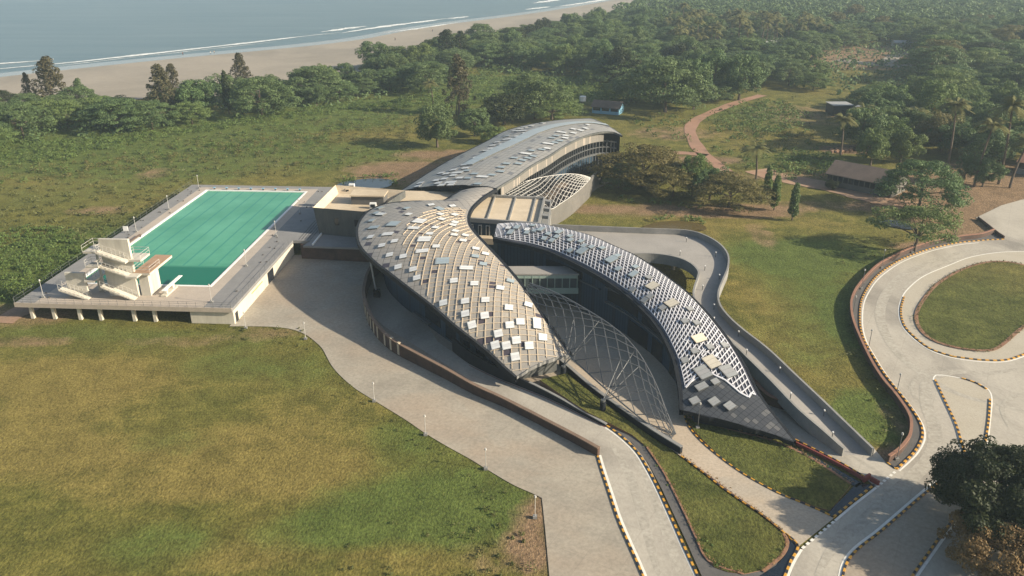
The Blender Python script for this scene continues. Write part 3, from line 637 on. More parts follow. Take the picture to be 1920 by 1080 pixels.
def panel(lf, px, py, size, mat, parent, up=.16, nm='skylight', rot=0.0):
    x, t = lf.find(px, py); e = .04
    ds = lf(min(x + e, lf.n - 1), t) - lf(max(x - e, 0), t); dt = lf(x, min(t + e, 1)) - lf(x, max(t - e, 0))
    n = lf.normal(x, t); a = ds / np.linalg.norm(ds); c = dt - a * np.dot(dt, a); c /= np.linalg.norm(c)
    if rot:
        g_ = np.cross(n, a); ro_ = rot(x) if callable(rot) else rot; a = a * math.cos(ro_) + g_ * math.sin(ro_); c = np.cross(n, a)
    o = lf(x, t) + n * (up + .05 * abs(math.sin(px * 3.1))); A, C = a * size[0] / 2, c * size[1] / 2
    top = [o - A - C, o + A - C, o + A + C, o - A + C]; uv = [(0, 0), (1, 0), (1, 1), (0, 1)]
    if np.cross(top[1] - top[0], top[2] - top[0])[2] < 0: top.reverse(); uv.reverse()
    uv = [(u * .98 + .01, v * .98 + .01) for u, v in uv]
    b = MB(); b.face(top, 0, uv); lo = [p - n * .2 for p in top]
    for k in range(4): l = (k + 1) % 4; b.face((lo[k], lo[l], top[l], top[k]), 1)
    return b.build(nm, [M[mat], M['steel']], parent)
def side_wall(lf, path, z0, drop, mat, parent, name='wall', ucell=.6, vcell=50.0, closed=False):
    """a wall that stands under the roof along (s, t) points"""
    b = MB(); u = 0.0
    P = [lf(x, t) for x, t in path]
    for k in range(len(P) - 1):
        a, c = P[k], P[k + 1]; L_ = float(np.hypot(c[0] - a[0], c[1] - a[1]))
        za, zc = a[2] - drop, c[2] - drop; zl = z0(path[k][0]) if callable(z0) else z0; zm = z0(path[k + 1][0]) if callable(z0) else z0
        b.face([(a[0], a[1], zl), (c[0], c[1], zm), (c[0], c[1], zc), (a[0], a[1], za)], 0, [(u / ucell, .5), ((u + L_) / ucell, .5), ((u + L_) / ucell, .5 + .4), (u / ucell, .9)]); u += L_
    return b.build(name, M[mat], parent)
def wall_strip(lf, t, s0, s1, za, zb, mat, parent, name, sign, proud=.06, n=6, thick=.1, frame=None):
    """window or panel strip on the wall at parameter t between levels za and zb (numbers or functions of s)"""
    b = MB(); X = [s0 + (s1 - s0) * i / n for i in range(n + 1)]; q = []
    for x in X:
        p = Vector(lf(x, t)); d = Vector(lf(min(x + .1, lf.n - 1), t)) - Vector(lf(max(x - .1, 0), t)); d.z = 0; d.normalize()
        nn = Vector((-d.y, d.x, 0)) * sign; q.append((p + nn * proud, nn, za(x) if callable(za) else za, zb(x) if callable(zb) else zb))
    for (p, nn, a, c), (p2, n2, a2, c2) in zip(q, q[1:]):
        f = [Vector((p.x, p.y, a)), Vector((p2.x, p2.y, a2)), Vector((p2.x, p2.y, c2)), Vector((p.x, p.y, c))]
        g_ = [v - k * (proud + thick) for v, k in zip(f, (nn, n2, n2, nn))]
        b.face(f); b.face([f[3], f[2], g_[2], g_[3]]); b.face([g_[0], g_[1], f[1], f[0]])
    for (p, nn, a, c) in (q[0], q[-1]):
        k = nn * (proud + thick); b.face([(p.x, p.y, a), (p.x, p.y, c), tuple(Vector((p.x, p.y, c)) - k), tuple(Vector((p.x, p.y, a)) - k)])
    return b.build(name, M[mat], parent)
def rail(s0, s1, t, n): return [(s0 + (s1 - s0) * i / n, t) for i in range(n + 1)]
ALL = None
# ---------------------------------------------------------------- front wing
FL = [(866, 357, 9.0), (850, 366, 8.9), (828, 377, 8.8), (777, 377.5, 8.5), (727, 382, 8.3), (697, 393, 8.2), (679, 410, 8.1), (671, 432, 8.0), (677, 461, 7.9), (702, 488, 7.8), (733, 512, 7.6), (773, 543, 7.2), (812, 573, 6.6), (855, 610, 5.7), (890, 637, 4.6), (922, 663, 3.6), (947, 687, 2.6), (969, 706, 1.75)]
FR = [(930, 353, 9.5), (906, 368, 9.4), (889, 383, 9.3), (882, 392, 9.2), (878, 402, 9.1), (877, 411, 9.0), (879, 421, 9.0), (885, 431, 8.9), (895, 443, 8.9), (909, 458, 8.8), (925, 475, 8.6), (948, 500, 8.2), (970, 526, 7.8), (995, 560, 7.1), (1016, 592, 6.3), (1037, 620, 5.3), (1053, 643, 4.4), (1069, 666, 3.5)]
fw = thing('curved_wing', 'leaf-shaped building wing with tan ribs and grey tiles whose round lobe faces the pool', 'building')
fl = Loft(FL, FR, [.4, .6, .9, 1.2, 1.35, 1.35, 1.2, .9, .6]); fl.table()
CELL, TH = 1.06, R(31)
Xs = np.linspace(0, fl.n - 1, 400); mid = np.array([fl(x, .5) for x in Xs]); D_ = np.concatenate([[0], np.cumsum(np.linalg.norm(np.diff(mid, axis=0), axis=1))])
Wd_ = np.array([np.linalg.norm(fl(x, 1) - fl(x, 0)) for x in Xs])
def s_of(d): return float(np.interp(d, D_, Xs))
def d_of(x): return float(np.interp(x, Xs, D_))
def w_of(x): return float(np.interp(x, Xs, Wd_))
def grid_uv(x, t):
    X, Y = d_of(x), (t - .5) * w_of(x); return ((X * math.cos(TH) - Y * math.sin(TH)) / CELL + 40, (X * math.sin(TH) + Y * math.cos(TH)) / CELL + 40)
def in_rib(x, t):
    f = x / 17
    return t > .012 and t < .985 and f > .70 - .5 * min(1, t * 1.3)
nS, nT = 110, 40; b = MB(); G = [[(fl(17 * i / nS, j / nT), grid_uv(17 * i / nS, j / nT)) for j in range(nT + 1)] for i in range(nS + 1)]
for i in range(nS):
    for j in range(nT):
        q = [G[i][j], G[i + 1][j], G[i + 1][j + 1], G[i][j + 1]]; v = [k[0] for k in q]; uv = [k[1] for k in q]
        if np.cross(v[1] - v[0], v[2] - v[0])[2] < 0: v.reverse(); uv.reverse()
        b.face(v, 0, uv); b.face([p - (0, 0, .3) for p in v][::-1], 1)
fr = b.build('roof', [M['roof_tan'], M['dark']], fw, shade=True)
b = MB()
def emit(pts, w, h):
    run = []
    for x, t in pts + [(0, -9)]:
        if t > -1 and in_rib(x, t): run.append((x, t))
        else:
            if len(run) > 2: bars(b, fl, run, w, h, .0)
            run = []
DT = float(D_[-1])
for k in range(-40, 90):
    c_ = k * CELL; pts = []
    for d in np.arange(0, DT + .01, .45):
        x = s_of(d); t = ((c_ - d * math.sin(TH)) / math.cos(TH)) / w_of(x) + .5
        pts.append((x, t) if 0 <= t <= 1 else (x, -9))
    emit(pts, .105, .09)
    pts = []
    for t in np.linspace(0, 1, 50):
        X = max(0, c_)
        for _ in range(12): X = .5 * X + .5 * (c_ + (t - .5) * w_of(s_of(X)) * math.sin(TH)) / math.cos(TH)
        pts.append((s_of(X), float(t)) if 0 < X < DT else (0, -9))
    emit(pts, .095, .07)
b.build('rib_lattice', M['rib'], fr)
edge_band(fl, fw, rail(0, 17, 0, 90), .7, .35); edge_band(fl, fw, rail(0, 17, 1, 90), .6, .4); edge_band(fl, fw, [(17, k / 12) for k in range(13)], .4, .15, 'parapet', 'end_trim')
PR = -TH
W_, B_ = 'sky_white', 'sky_blue'; s_, l_, L_ = (1.15, 1.15), (1.15, 2.0), (2.0, 2.1)
for x, y, k, c in ((920, 420, s_, B_), (1215, 428, s_, B_), (1490, 390, s_, W_), (1590, 435, l_, B_), (1730, 400, s_, W_), (870, 480, s_, B_), (925, 500, l_, W_), (1235, 498, s_, W_), (1600, 498, s_, W_), (1750, 503, s_, W_), (1350, 575, L_, W_), (1600, 553, s_, W_), (825, 572, s_, B_), (1075, 605, L_, B_), (1765, 585, s_, W_), (855, 645, l_, B_), (1300, 655, l_, W_), (1535, 643, s_, W_), (1730, 620, s_, W_), (1475, 712, s_, W_), (1765, 688, s_, W_), (800, 750, s_, W_), (1000, 725, l_, W_), (1750, 735, s_, W_), (1080, 795, s_, W_), (1410, 775, L_, W_), (1550, 855, s_, W_), (935, 850, s_, W_), (1395, 910, l_, W_), (1030, 945, s_, W_), (1180, 968, s_, W_), (1880, 735, s_, W_), (1850, 790, s_, W_), (1620, 1025, L_, B_)):
    panel(fl, 560 + x / 6, 320 + y / 6, k, c, fr, rot=PR)
for x, y, k, c in ((1405, 260, l_, W_), (1590, 215, s_, B_), (1500, 125, s_, B_), (1625, 105, s_, W_), (1510, 45, s_, W_), (645, 245, s_, W_), (803, 270, s_, W_), (862, 372, s_, W_), (1268, 410, s_, W_), (1498, 435, s_, W_), (1790, 490, s_, W_), (1905, 405, s_, B_), (1155, 660, s_, W_), (1392, 632, s_, W_), (1620, 610, s_, W_), (1890, 710, s_, W_), (1392, 775, s_, W_), (1612, 795, s_, W_), (1477, 900, s_, W_), (1890, 900, s_, W_), (1767, 998, s_, W_)):
    panel(fl, 640 + x / 6, 460 + y / 6, k, c, fr, rot=PR)
for x, y, k, c in ((783 - 120, 795 - 960 + 0, s_, W_), (575, 30, s_, W_), (762, 50, (2.1, 1.1), W_), (825, 195, s_, W_), (535, 235, s_, W_), (290, 285, s_, W_), (420, 285, s_, W_), (670, 290, s_, W_), (520, 410, s_, W_)):
    panel(fl, 880 + x / 6, 600 + y / 6, k, c, fr, rot=PR)
# walls under the front wing
side_wall(fl, rail(5.5, 15.9, .2, 50), 0, .25, 'navy_clad', fw, 'facade'); side_wall(fl, rail(3, 15.9, .94, 60), 0, .25, 'navy_clad', fw, 'facade')
side_wall(fl, [(15.9, .2 + .74 * k / 8) for k in range(9)], 0, .25, 'block', fw, 'end_wall'); side_wall(fl, [(5.5, .2 + .74 * k / 8) for k in range(9)], 0, .25, 'navy_clad', fw, 'back_wall')
for s0, s1, za, zb in ((10.6, 11.4, 1.2, 3.6), (11.7, 12.2, .4, 3.8), (12.4, 12.9, 1.3, 3.2), (13.2, 13.8, 1.2, 3), (10.7, 11.5, 4, 5.2), (11.8, 12.8, 4.1, 5.0), (14.2, 14.9, .6, 2.4)):
    f_ = wall_strip(fl, .2, s0, s1, za, zb, 'glass', fw, 'window', -1, .05)
for s0, s1 in ((10.2, 11.0), (12.9, 13.7)):
    wall_strip(fl, .17, s0, s1, 1.0, 1.25, 'steel', fw, 'ledge', -1, .4)
for px_, py_, h in ((707, 556, 6.2),):
    p = at(px_, py_); b = MB(); b.tube([p, Vector((p.x - .6, p.y - .2, h))], .14, 8, 0); b.box((p.x, p.y, .6), (1.0, 1.0, 1.2), 0, 1); b.build('column', [M['pale_steel'], M['dark']], fw)
# ---------------------------------------------------------------- right wing
RL = [(927, 446, 8.6), (943, 449.5, 8.6), (960, 453, 8.6), (981, 457, 8.5), (1002, 462, 8.5), (1035, 472, 8.4), (1068, 487, 8.2), (1100, 503, 8.0), (1135, 523, 7.7), (1168, 545, 7.3), (1193, 566, 6.9), (1222, 595, 6.3), (1242, 622, 5.7), (1255, 647, 5.1), (1267, 675, 4.4), (1274, 705, 3.5), (1279, 735, 2.6), (1281, 770, 1.7)]
RR = [(933, 420, 9), (960, 418, 9.1), (985, 418.5, 9.2), (1007, 420, 9.2), (1030, 424, 9.2), (1068, 432, 9.1), (1110, 444, 9), (1150, 462, 8.8), (1188, 479, 8.5), (1222, 500, 8.2), (1255, 524, 7.8), (1287, 549, 7.3), (1318, 580, 6.6), (1346, 613, 5.9), (1372, 648, 5), (1396, 688, 4), (1427, 748, 2.7), (1489, 828, 0.9)]
rw = thing('curved_wing', 'crescent-shaped building wing under a white lattice roof, ending in a dark slate point', 'building')
rl = Loft(RL, RR, [.3, .6, 1.0, 1.2, 1.2, 1.1, .9, .5, .25]); rl.table()
rr_ = roof_mesh(rl, 120, 20, 60, 12, .3, 'roof_navy', rw)
SPLIT = [(0, 15.95), (.12, 15.55), (.24, 15.15), (.34, 15.0), (.5, 15.35), (.62, 15.55), (.75, 15.95), (.83, 16.05), (.9, 15.9), (1.0, 15.95)]
def split(t):
    for (a, x), (c, y) in zip(SPLIT, SPLIT[1:]):
        if t <= c: return x + (y - x) * (t - a) / (c - a)
    return SPLIT[-1][1]
# slate tip: a covering sheet laid over the panels below the zigzag line
b = MB(); nT, nS = 40, 22
for j in range(nT):
    t0, t1 = j / nT, (j + 1) / nT; a0, a1 = split(t0), split(t1)
    for i in range(nS):
        q = [(a0 + (17 - a0) * i / nS, t0), (a0 + (17 - a0) * (i + 1) / nS, t0), (a1 + (17 - a1) * (i + 1) / nS, t1), (a1 + (17 - a1) * i / nS, t1)]
        v = [rl(x, t, .05) for x, t in q]; uv = [(p[0] * 1.35 + p[1] * 1.1, -p[0] * .85 + p[1] * 1.05) for p in v]
        if np.cross(v[1] - v[0], v[2] - v[0])[2] < 0: v.reverse(); uv.reverse()
        b.face(v, 0, uv)
b.build('slate_tip', M['roof_slate'], rr_, shade=True)
b = MB(); NTl = 15; SK = 2.6
# lattice: long bars at equal t, cross bars that lean towards the back as they cross
lens = [0.0]
for i in range(340): lens.append(lens[-1] + float(np.linalg.norm(rl((i + 1) * .05, .5) - rl(i * .05, .5))))
def s_at(d): return float(np.interp(d, lens, [i * .05 for i in range(341)]))
TOT = lens[-1]
for j in range(NTl + 1):
    t = .05 + .9 * j / NTl; bars(b, rl, [(x, t) for x in np.linspace(0, split(t), 90)], .09, .08, .03)
d = -6.0
while d < TOT + 8:
    run = []
    for k in range(25):
        t = .05 + .9 * k / 24; dd = d + 5.0 * (1 - t) * min(1, max(0, (d / TOT))) ** .6 - 2.0 * t
        if 0 <= dd <= TOT:
            x = s_at(dd)
            if x <= split(t): run.append((x, t))
    if len(run) > 1: bars(b, rl, run, .135, .10, .03)
    d += .80
bars(b, rl, [(split(k / 60), k / 60) for k in range(3, 58)], .22, .13, .05)
for cx, cy in ((1320, 660), (1340, 668), (1302, 716), (1386, 716), (1378, 735), (1270 + 20, 640), (1350, 650)):
    x, t = rl.find(cx, cy)
    if x < 14.6: bars(b, rl, [(x - .15, t - .07), (x + .15, t + .07)], .1, .1, .1); bars(b, rl, [(x - .15, t + .07), (x + .15, t - .07)], .1, .1, .1)
b.build('white_lattice', M['lattice'], rr_)
edge_band(rl, rw, rail(0, 17, 0, 90), .6, .45); edge_band(rl, rw, rail(0, 17, 1, 90), .5, .3); edge_band(rl, rw, [(17, k / 12) for k in range(13)], .45, .25); edge_band(rl, rw, [(0, k / 12) for k in range(13)], .45, .2)
G_, T_, C_ = 'sky_grey', 'sky_tan', 'sky_cream'; s_, l_, L_, XL = (.85, .95), (.95, 1.5), (1.35, 1.75), (2.0, 1.7)
for x, y, k, c in ((655, 650, l_, B_), (560, 660, s_, W_), (585, 705, l_, B_), (770, 675, s_, W_), (770, 710, s_, B_), (860, 690, s_, B_), (925, 670, l_, B_), (830, 630, s_, B_), (1010, 725, s_, B_), (960, 772, s_, B_), (1130, 710, l_, B_), (1105, 755, s_, B_), (1050, 795, s_, B_), (1250, 745, s_, B_), (1260, 800, s_, B_), (1380, 812, s_, B_), (1405, 860, s_, B_), (1490, 870, s_, B_), (1250, 910, s_, B_), (1395, 915, L_, B_), (1615, 890, s_, B_), (1780, 970, s_, B_), (1720, 1015, L_, B_)):
    panel(rl, 860 + x / 6, 320 + y / 6, k, c, rr_, .3)
for x, y, k, c in ((350, 35, s_, B_), (545, 15, s_, B_), (525, 90, l_, B_), (700, 140, s_, G_), (735, 230, L_, T_), (520, 270, s_, G_), (720, 345, s_, G_), (650, 385, s_, G_), (955, 430, L_, T_), (860, 480, s_, G_), (1150, 485, s_, G_), (1105, 625, s_, G_), (1230, 645, s_, G_), (1265, 825, L_, C_), (1540, 895, s_, G_), (1380, 915, s_, G_), (1210, 960, s_, G_), (1110, 1060, s_, G_)):
    panel(rl, 1100 + x / 6, 500 + y / 6, k, c, rr_, .3, rot=R(12))
for x, y, k, c in ((800, 125, XL, T_), (705, 240, XL, G_), (980, 230, XL, G_), (840, 340, s_, G_), (690, 400, l_, G_), (615, 555, (1.0, 1.15), G_), (830, 565, (1.05, 1.2), G_), (1000, 625, (1.05, 1.2), G_)):
    panel(rl, 1200 + x / 6, 660 + y / 6, k, c, rr_, .3, rot=R(22))
side_wall(rl, rail(.3, 16.8, .12, 60), 0, .25, 'navy_clad', rw, 'facade'); side_wall(rl, rail(.3, 16.8, .9, 60), 0, .25, 'navy_clad', rw, 'facade')
side_wall(rl, [(16.8, .12 + .78 * k / 8) for k in range(9)], 0, .2, 'dark', rw, 'end_wall'); side_wall(rl, [(.3, .12 + .78 * k / 8) for k in range(9)], 0, .2, 'navy', rw, 'end_wall')
for s0, s1, za, zb in ((4.6, 6.6, 5.2, 6.4), (8.0, 9.9, 3.9, 5.7), (10.2, 11.6, 3.7, 5.2), (9.3, 10.6, .1, 2.8), (10.9, 11.7, .1, 2.8), (12.6, 13.2, .1, 3.2), (13.5, 14.1, .1, 2.6), (14.4, 14.9, .1, 2.0)):
    w_ = wall_strip(rl, .12, s0, s1, za, zb, 'glass', rw, 'window', -1, .10)
for s0, s1, z in ((7.9, 11.9, 3.35), (4.5, 7.6, 4.9), (7.9, 10, 5.85)):
    wall_strip(rl, .12, s0, s1, z, z + .22, 'steel', rw, 'ledge', -1, .25)
# ---------------------------------------------------------------- rear wing
BL = [(752, 358, 5), (772, 345, 5.6), (795, 330, 6.2), (822, 313, 6.8), (850, 297, 7.2), (885, 279, 7.6), (917, 263, 8), (943, 248, 8.2), (977, 237, 8.5), (1020, 229, 8.6), (1062, 224, 8.6), (1108, 222, 8.8)]
BR = [(930, 353, 9.6), (948, 342, 9.7), (968, 330, 9.8), (990, 314, 10), (1008, 303, 10.1), (1030, 291, 10.2), (1056, 274, 10.3), (1077, 263, 10.4), (1101, 253, 10.4), (1128, 247, 10.3), (1150, 247.5, 10), (1167, 254, 9.4)]
bw = thing('curved_wing', 'long grey roofed building wing with a blue glazed ridge strip and a columned side', 'building')
bl = Loft(BL, BR, [.9, 1.1, 1.2, 1.2, 1.1, 1.0, .9, .8, .5]); bl.table()
br_ = roof_mesh(bl, 66, 40, 44, 20, .3, 'roof_rear', bw)
sa, ta = bl.find(887, 318); sb, tb = bl.find(907, 321)
b = MB(); nS = 70
def strip_t(x):
    f = (x - 2.6) / (11 - 2.6); c = .40 + .14 * f; w = .06 + .025 * math.sin(min(1, f) * math.pi); return c - w, c + w
for i in range(nS):
    x0, x1 = 2.6 + (11 - 2.6) * i / nS, 2.6 + (11 - 2.6) * (i + 1) / nS
    for j in range(3):
        q = []
        for x, jj in ((x0, j), (x1, j), (x1, j + 1), (x0, j + 1)):
            a, c = strip_t(x); t = a + (c - a) * jj / 3; q.append((bl(x, t, .22), x * 4.5, jj / 3 * .8 + .1))
        v = [k[0] for k in q]; uv = [(k[1], k[2]) for k in q]
        if np.cross(v[1] - v[0], v[2] - v[0])[2] < 0: v.reverse(); uv.reverse()
        b.face(v, 0, uv)
for jj in (0, 1):
    for i in range(nS):
        x0, x1 = 2.6 + 8.4 * i / nS, 2.6 + 8.4 * (i + 1) / nS
        b.face([bl(x0, strip_t(x0)[jj], -.1), bl(x1, strip_t(x1)[jj], -.1), bl(x1, strip_t(x1)[jj], .22), bl(x0, strip_t(x0)[jj], .22)], 1)
b.build('ridge_glazing', [M['strip_blue'], M['block']], br_)
edge_band(bl, bw, rail(0, 11, 0, 60), .5, .25); edge_band(bl, bw, rail(0, 11, 1, 60), .4, .25, 'block'); edge_band(bl, bw, [(0, k / 16) for k in range(17)], .6, .4); edge_band(bl, bw, [(11, k / 16) for k in range(17)], .5, .2, 'steel')
s_, l_ = (1.05, 1.65), (1.1, 2.7)
for x, y, k, c in ((1370, 155, s_, W_), (1245, 187, s_, W_), (1270, 178, s_, W_), (1305, 170, s_, W_), (1215, 200, s_, W_), (1255, 198, l_, W_), (1275, 210, s_, W_), (1170, 228, s_, B_), (1175, 245, l_, W_), (1230, 228, s_, W_), (1115, 263, s_, W_), (1145, 272, s_, W_), (1090, 282, s_, W_), (1092, 297, l_, W_), (1055, 310, s_, W_), (1097, 317, s_, W_), (1065, 335, s_, W_), (1000, 347, s_, W_), (980, 372, l_, W_), (930, 390, s_, W_), (940, 408, s_, W_), (890, 435, l_, W_), (870, 420, s_, W_), (830, 440, s_, W_), (800, 435, s_, W_), (870, 450, s_, W_), (905, 462, s_, W_), (820, 470, s_, W_), (775, 478, s_, W_), (785, 492, s_, W_), (855, 490, l_, W_), (800, 507, s_, W_), (685, 490, s_, W_), (670, 508, s_, W_), (860, 510, s_, W_), (955, 465, s_, B_), (990, 440, s_, B_), (948, 423, s_, B_), (1035, 458, l_, W_), (1087, 448, s_, B_), (1140, 405, s_, B_), (1135, 428, s_, B_), (1170, 385, s_, B_), (1235, 383, s_, B_), (1260, 365, s_, B_), (1212, 350, s_, B_), (1290, 350, s_, B_), (1320, 340, s_, B_), (1277, 325, l_, W_), (1365, 303, s_, B_), (1310, 310, s_, B_), (1397, 295, s_, W_), (1405, 272, l_, W_), (1440, 263, s_, B_), (1470, 253, s_, B_), (1425, 240, s_, B_), (1450, 225, s_, B_), (1500, 225, s_, W_), (1498, 238, s_, W_), (1478, 208, l_, W_), (1545, 188, s_, W_), (1545, 212, s_, W_), (1585, 195, s_, W_), (1615, 185, s_, W_), (1625, 165, s_, W_), (1625, 153, s_, W_), (1010, 498, s_, B_)):
    panel(bl, 560 + x / 3, 180 + y / 3, k, c, br_)
FT = .95
side_wall(bl, rail(.6, 10.95, FT, 60), 0, .25, 'dark', bw, 'back_of_windows')
side_wall(bl, rail(.6, 10.95, .06, 40), 0, .25, 'navy_clad', bw, 'facade'); side_wall(bl, [(10.9, .06 + .89 * k / 12) for k in range(13)], 0, .25, 'steel', bw, 'end_wall'); side_wall(bl, [(.6, .06 + .89 * k / 12) for k in range(13)], 0, .25, 'navy', bw, 'end_wall')
def ztop(x): return float(bl(x, FT)[2]) - .3
def cladding():
    b = MB(); u = 0; X = np.linspace(.75, 9.3, 60); prev = None
    for x in X:
        p = Vector(bl(x, 1.0)) * .35 + Vector(bl(x, FT)) * .65; d = Vector(bl(x + .1, FT)) - Vector(bl(x - .1, FT)); d.z = 0; d.normalize(); n = Vector((d.y, -d.x, 0)); p = p + n * .25
        cur = (p, ztop(x) - (2.3 if x > 2 else 2.3), ztop(x) + .1)
        if prev:
            q, a, c = prev; L2 = (Vector((p.x, p.y, 0)) - Vector((q.x, q.y, 0))).length
            b.face([(q.x, q.y, a), (p.x, p.y, cur[1]), (p.x, p.y, cur[2]), (q.x, q.y, c)], 0, [(u / .55, .5), ((u + L2) / .55, .5), ((u + L2) / .55, .9), (u / .55, .9)]); u += L2
        prev = cur
    return b.build('ribbed_cladding', M['cladding'], bw)
cladding()
def fins():
    b = MB()
    P = resample([tuple(Vector(bl(x, 1.0)) * .35 + Vector(bl(x, FT)) * .65) for x in np.linspace(.8, 10.3, 120)], 1.15)
    for k, p in enumerate(P):
        d = P[min(k + 1, len(P) - 1)] - P[max(k - 1, 0)]; rz = math.atan2(d.y, d.x); z1 = p.z - 2.5
        b.box((p.x, p.y, (z1 + 1.4) / 2 + .2), (.16, .5, z1 - 1.4), rz); b.box((p.x, p.y, z1 - 1.55), (.0 + 1.2, .42, .22), rz); b.box((p.x, p.y, z1 - 3.2), (1.2, .46, .5), rz); b.box((p.x, p.y, z1 - .05), (1.2, .45, .2), rz)
    b.build('window_fins', M['steel'], bw)
fins()
wall_strip(bl, FT, 5.6, 8.6, 2.9, 4.9, 'navy', bw, 'panel', -1, .55, 12)
# ---------------------------------------------------------------- podium of the rear wing and its lattice
pd = thing('podium', 'light concrete podium wall curving below the columned rear wing', 'podium')
PT = [(1030, 392, 4.0), (1042, 386, 4.0), (1060, 376, 4.0), (1078, 363, 4.0), (1092, 350, 4.0), (1103, 340, 4.0), (1110, 330, 4.0)]
pw = smooth([tuple(at3(q)) for q in PT], 5); b = MB()
b.sweep(pw, .4, 4.0, z0=0.0); b.build('wall', M['podium'], pd)
b = MB(); b.prism([p[:2] for p in pw] + [tuple(at(q[0], q[1], 1.5))[:2] for q in ((1075, 335), (1010, 345), (950, 365), (940, 385))], 0, 1.5); b.build('floor', M['dirt'], pd)
b = MB(); pts = smooth([tuple(at3(q)) for q in ((1110, 330, 4), (1120, 322, 4), (1135, 315, 4), (1150, 306, 4))], 4); b.sweep(pts, .4, 4, z0=0.0); b.build('side_wall', M['parapet'], pd)
lt = thing('lattice_canopy', 'pale open steel lattice canopy bulging over the podium beside the columned wing', 'canopy')
UP = [(905, 367, 7.2), (935, 356, 7.0), (962, 347, 6.9), (990, 339, 6.9), (1018, 332, 6.9), (1045, 328, 6.8), (1068, 326, 6.3), (1090, 328, 5.4), (1107, 333, 4.3)]
LO = [(906, 369, 7.0), (935, 371, 6.6), (965, 373, 6.2), (1000, 375, 5.6), (1030, 392, 4.2), (1052, 381, 4.2), (1078, 363, 4.2), (1096, 347, 4.2), (1107, 335, 4.2)]
ll = Loft(UP, LO, [.1, .3, .45, .5, .45, .3, .1])
def lattice(lf, n, m_, r, mat, parent, rim=None):
    def node(i, j): return Vector(lf(i / n * (lf.n - 1), j / m_))
    b = MB()
    for i in range(-m_, n + m_):
        for sg in (1, -1):
            run = [node(i + sg * j, j) for j in range(m_ + 1) if 0 <= i + sg * j <= n]
            if len(run) > 1: b.tube(run, r, 5, cap=False)
    b.build('lattice', M[mat], parent)
    b = MB()
    for t in (0, 1): b.tube([lf(i / 60 * (lf.n - 1), t) for i in range(61)], (rim or r * 1.4), 6)
    b.build('rim', M[mat], parent)
lattice(ll, 20, 6, .06, 'pale_steel', lt)
# ---------------------------------------------------------------- main canopy over the entrance walk
mc = thing('lattice_canopy', 'arched grey steel diagrid canopy spanning the entrance walk between the two front wings', 'canopy')
A1 = [(985, 545, 7.6), (1002, 569, 6.7), (1020, 597, 6.0), (1040, 627, 5.2), (1058, 653, 4.4), (1075, 674, 3.7), (1105, 702, 3.1), (1140, 733, 2.5), (1175, 763, 1.8), (1210, 791, 1.1), (1240, 812, .5), (1260, 822, .1)]
A2 = [(993, 531, 7.9), (1030, 544, 7.9), (1062, 559, 7.8), (1092, 576, 7.6), (1120, 593, 7.3), (1148, 612, 6.8), (1174, 634, 6.2), (1197, 661, 5.4), (1216, 692, 4.4), (1234, 730, 3.1), (1250, 772, 1.6), (1267, 814, .1)]
ml = Loft(A1, A2, [.1, .6, 1.1, 1.4, 1.3, 1.0, .6, .1])
lattice(ml, 13, 4, .06, 'steel', mc, .1)
for (hx, hy), zt, targets in (((1056, 706), 1.5, ((4, .5), (5, .25), (6, .5), (5, 1.0))), ((1130, 768), 1.3, ((8, .5), (9, .25), (9, .75), (10, .5), (8, 1.0)))):
    p = at(hx, hy, .6); b = MB(); b.tube([(p.x, p.y, .2), (p.x, p.y, zt + .5)], [.42, .36], 10); b.build('footing', M['dark'], mc)
    b = MB(); q = Vector((p.x, p.y, zt + .5)); b.tube([q, q + Vector((0, 0, .25))], .3, 8); b.build('hub', M['steel'], mc)
    for s2, t2 in targets:
        b = MB(); b.tube([q + Vector((0, 0, .2)), ml(s2 / 13 * 11, t2)], .06, 6); b.build('strut', M['steel'], mc)
# ================================================================== flat roofed blocks, bridge, ramp, walls
def quad_prism(b, px4, z0, z1, m=0, side=None):
    b.prism([tuple(at(q[0], q[1], z1))[:2] for q in px4], z0, z1, m, side)
def lerp_quad(q, u0, u1, v0, v1):
    a, b_, c, d = q
    def pt(u, v): return ((a[0] * (1 - u) + b_[0] * u) * (1 - v) + (d[0] * (1 - u) + c[0] * u) * v, (a[1] * (1 - u) + b_[1] * u) * (1 - v) + (d[1] * (1 - u) + c[1] * u) * v)
    return [pt(u0, v0), pt(u1, v0), pt(u1, v1), pt(u0, v1)]
fb = thing('flat_roof_block', 'low block with a cream flat roof in three bays between the curved wings', 'building')
FZ = 7.4; Q = [tuple(at(*q, FZ))[:2] for q in ((862, 409), (1010, 420), (1021, 372), (880, 366))]
def wq(u0, u1, v0, v1): return lerp_quad(Q, u0, u1, v0, v1)
b = MB(); b.prism(wq(0, 1, 0, 1), 0, FZ - .4, 0); b.build('walls', M['navy'], fb)
b = MB(); b.prism(wq(.0, .99, .02, .98), FZ - .398, FZ - .2, 0)
b.build('roof', M['rooftop'], fb)
b = MB()
for v0, v1 in ((-.02, .015), (.985, 1.02)): b.prism(wq(0, 1, v0, v1), FZ - .5, FZ + .25)
for u in (.335, .61, .875): b.prism(wq(u, u + .018, .015, .985), FZ - .3, FZ + .05)
b.prism(wq(.985, 1.005, .015, .985), FZ - .5, FZ + .25); b.build('roof_beams', M['parapet'], fb)
P4 = [tuple(at(*q, FZ))[:2] for q in ((1010, 422), (1028, 424), (1034, 376), (1021, 374))]
b = MB()
for u0, u1, v0, v1 in ((0, .12, 0, 1), (.86, 1, 0, 1), (.12, .86, 0, .08), (.12, .86, .34, .42), (.12, .86, .62, .7), (.12, .86, .92, 1)): b.prism(lerp_quad(P4, u0, u1, v0, v1), FZ - .5, FZ + .1)
b.build('pergola_frame', M['parapet'], fb)
b = MB(); b.prism(lerp_quad(P4, .0, 1, 0, 1), 0, FZ - 2.0); b.build('pergola_floor', M['parapet'], fb)
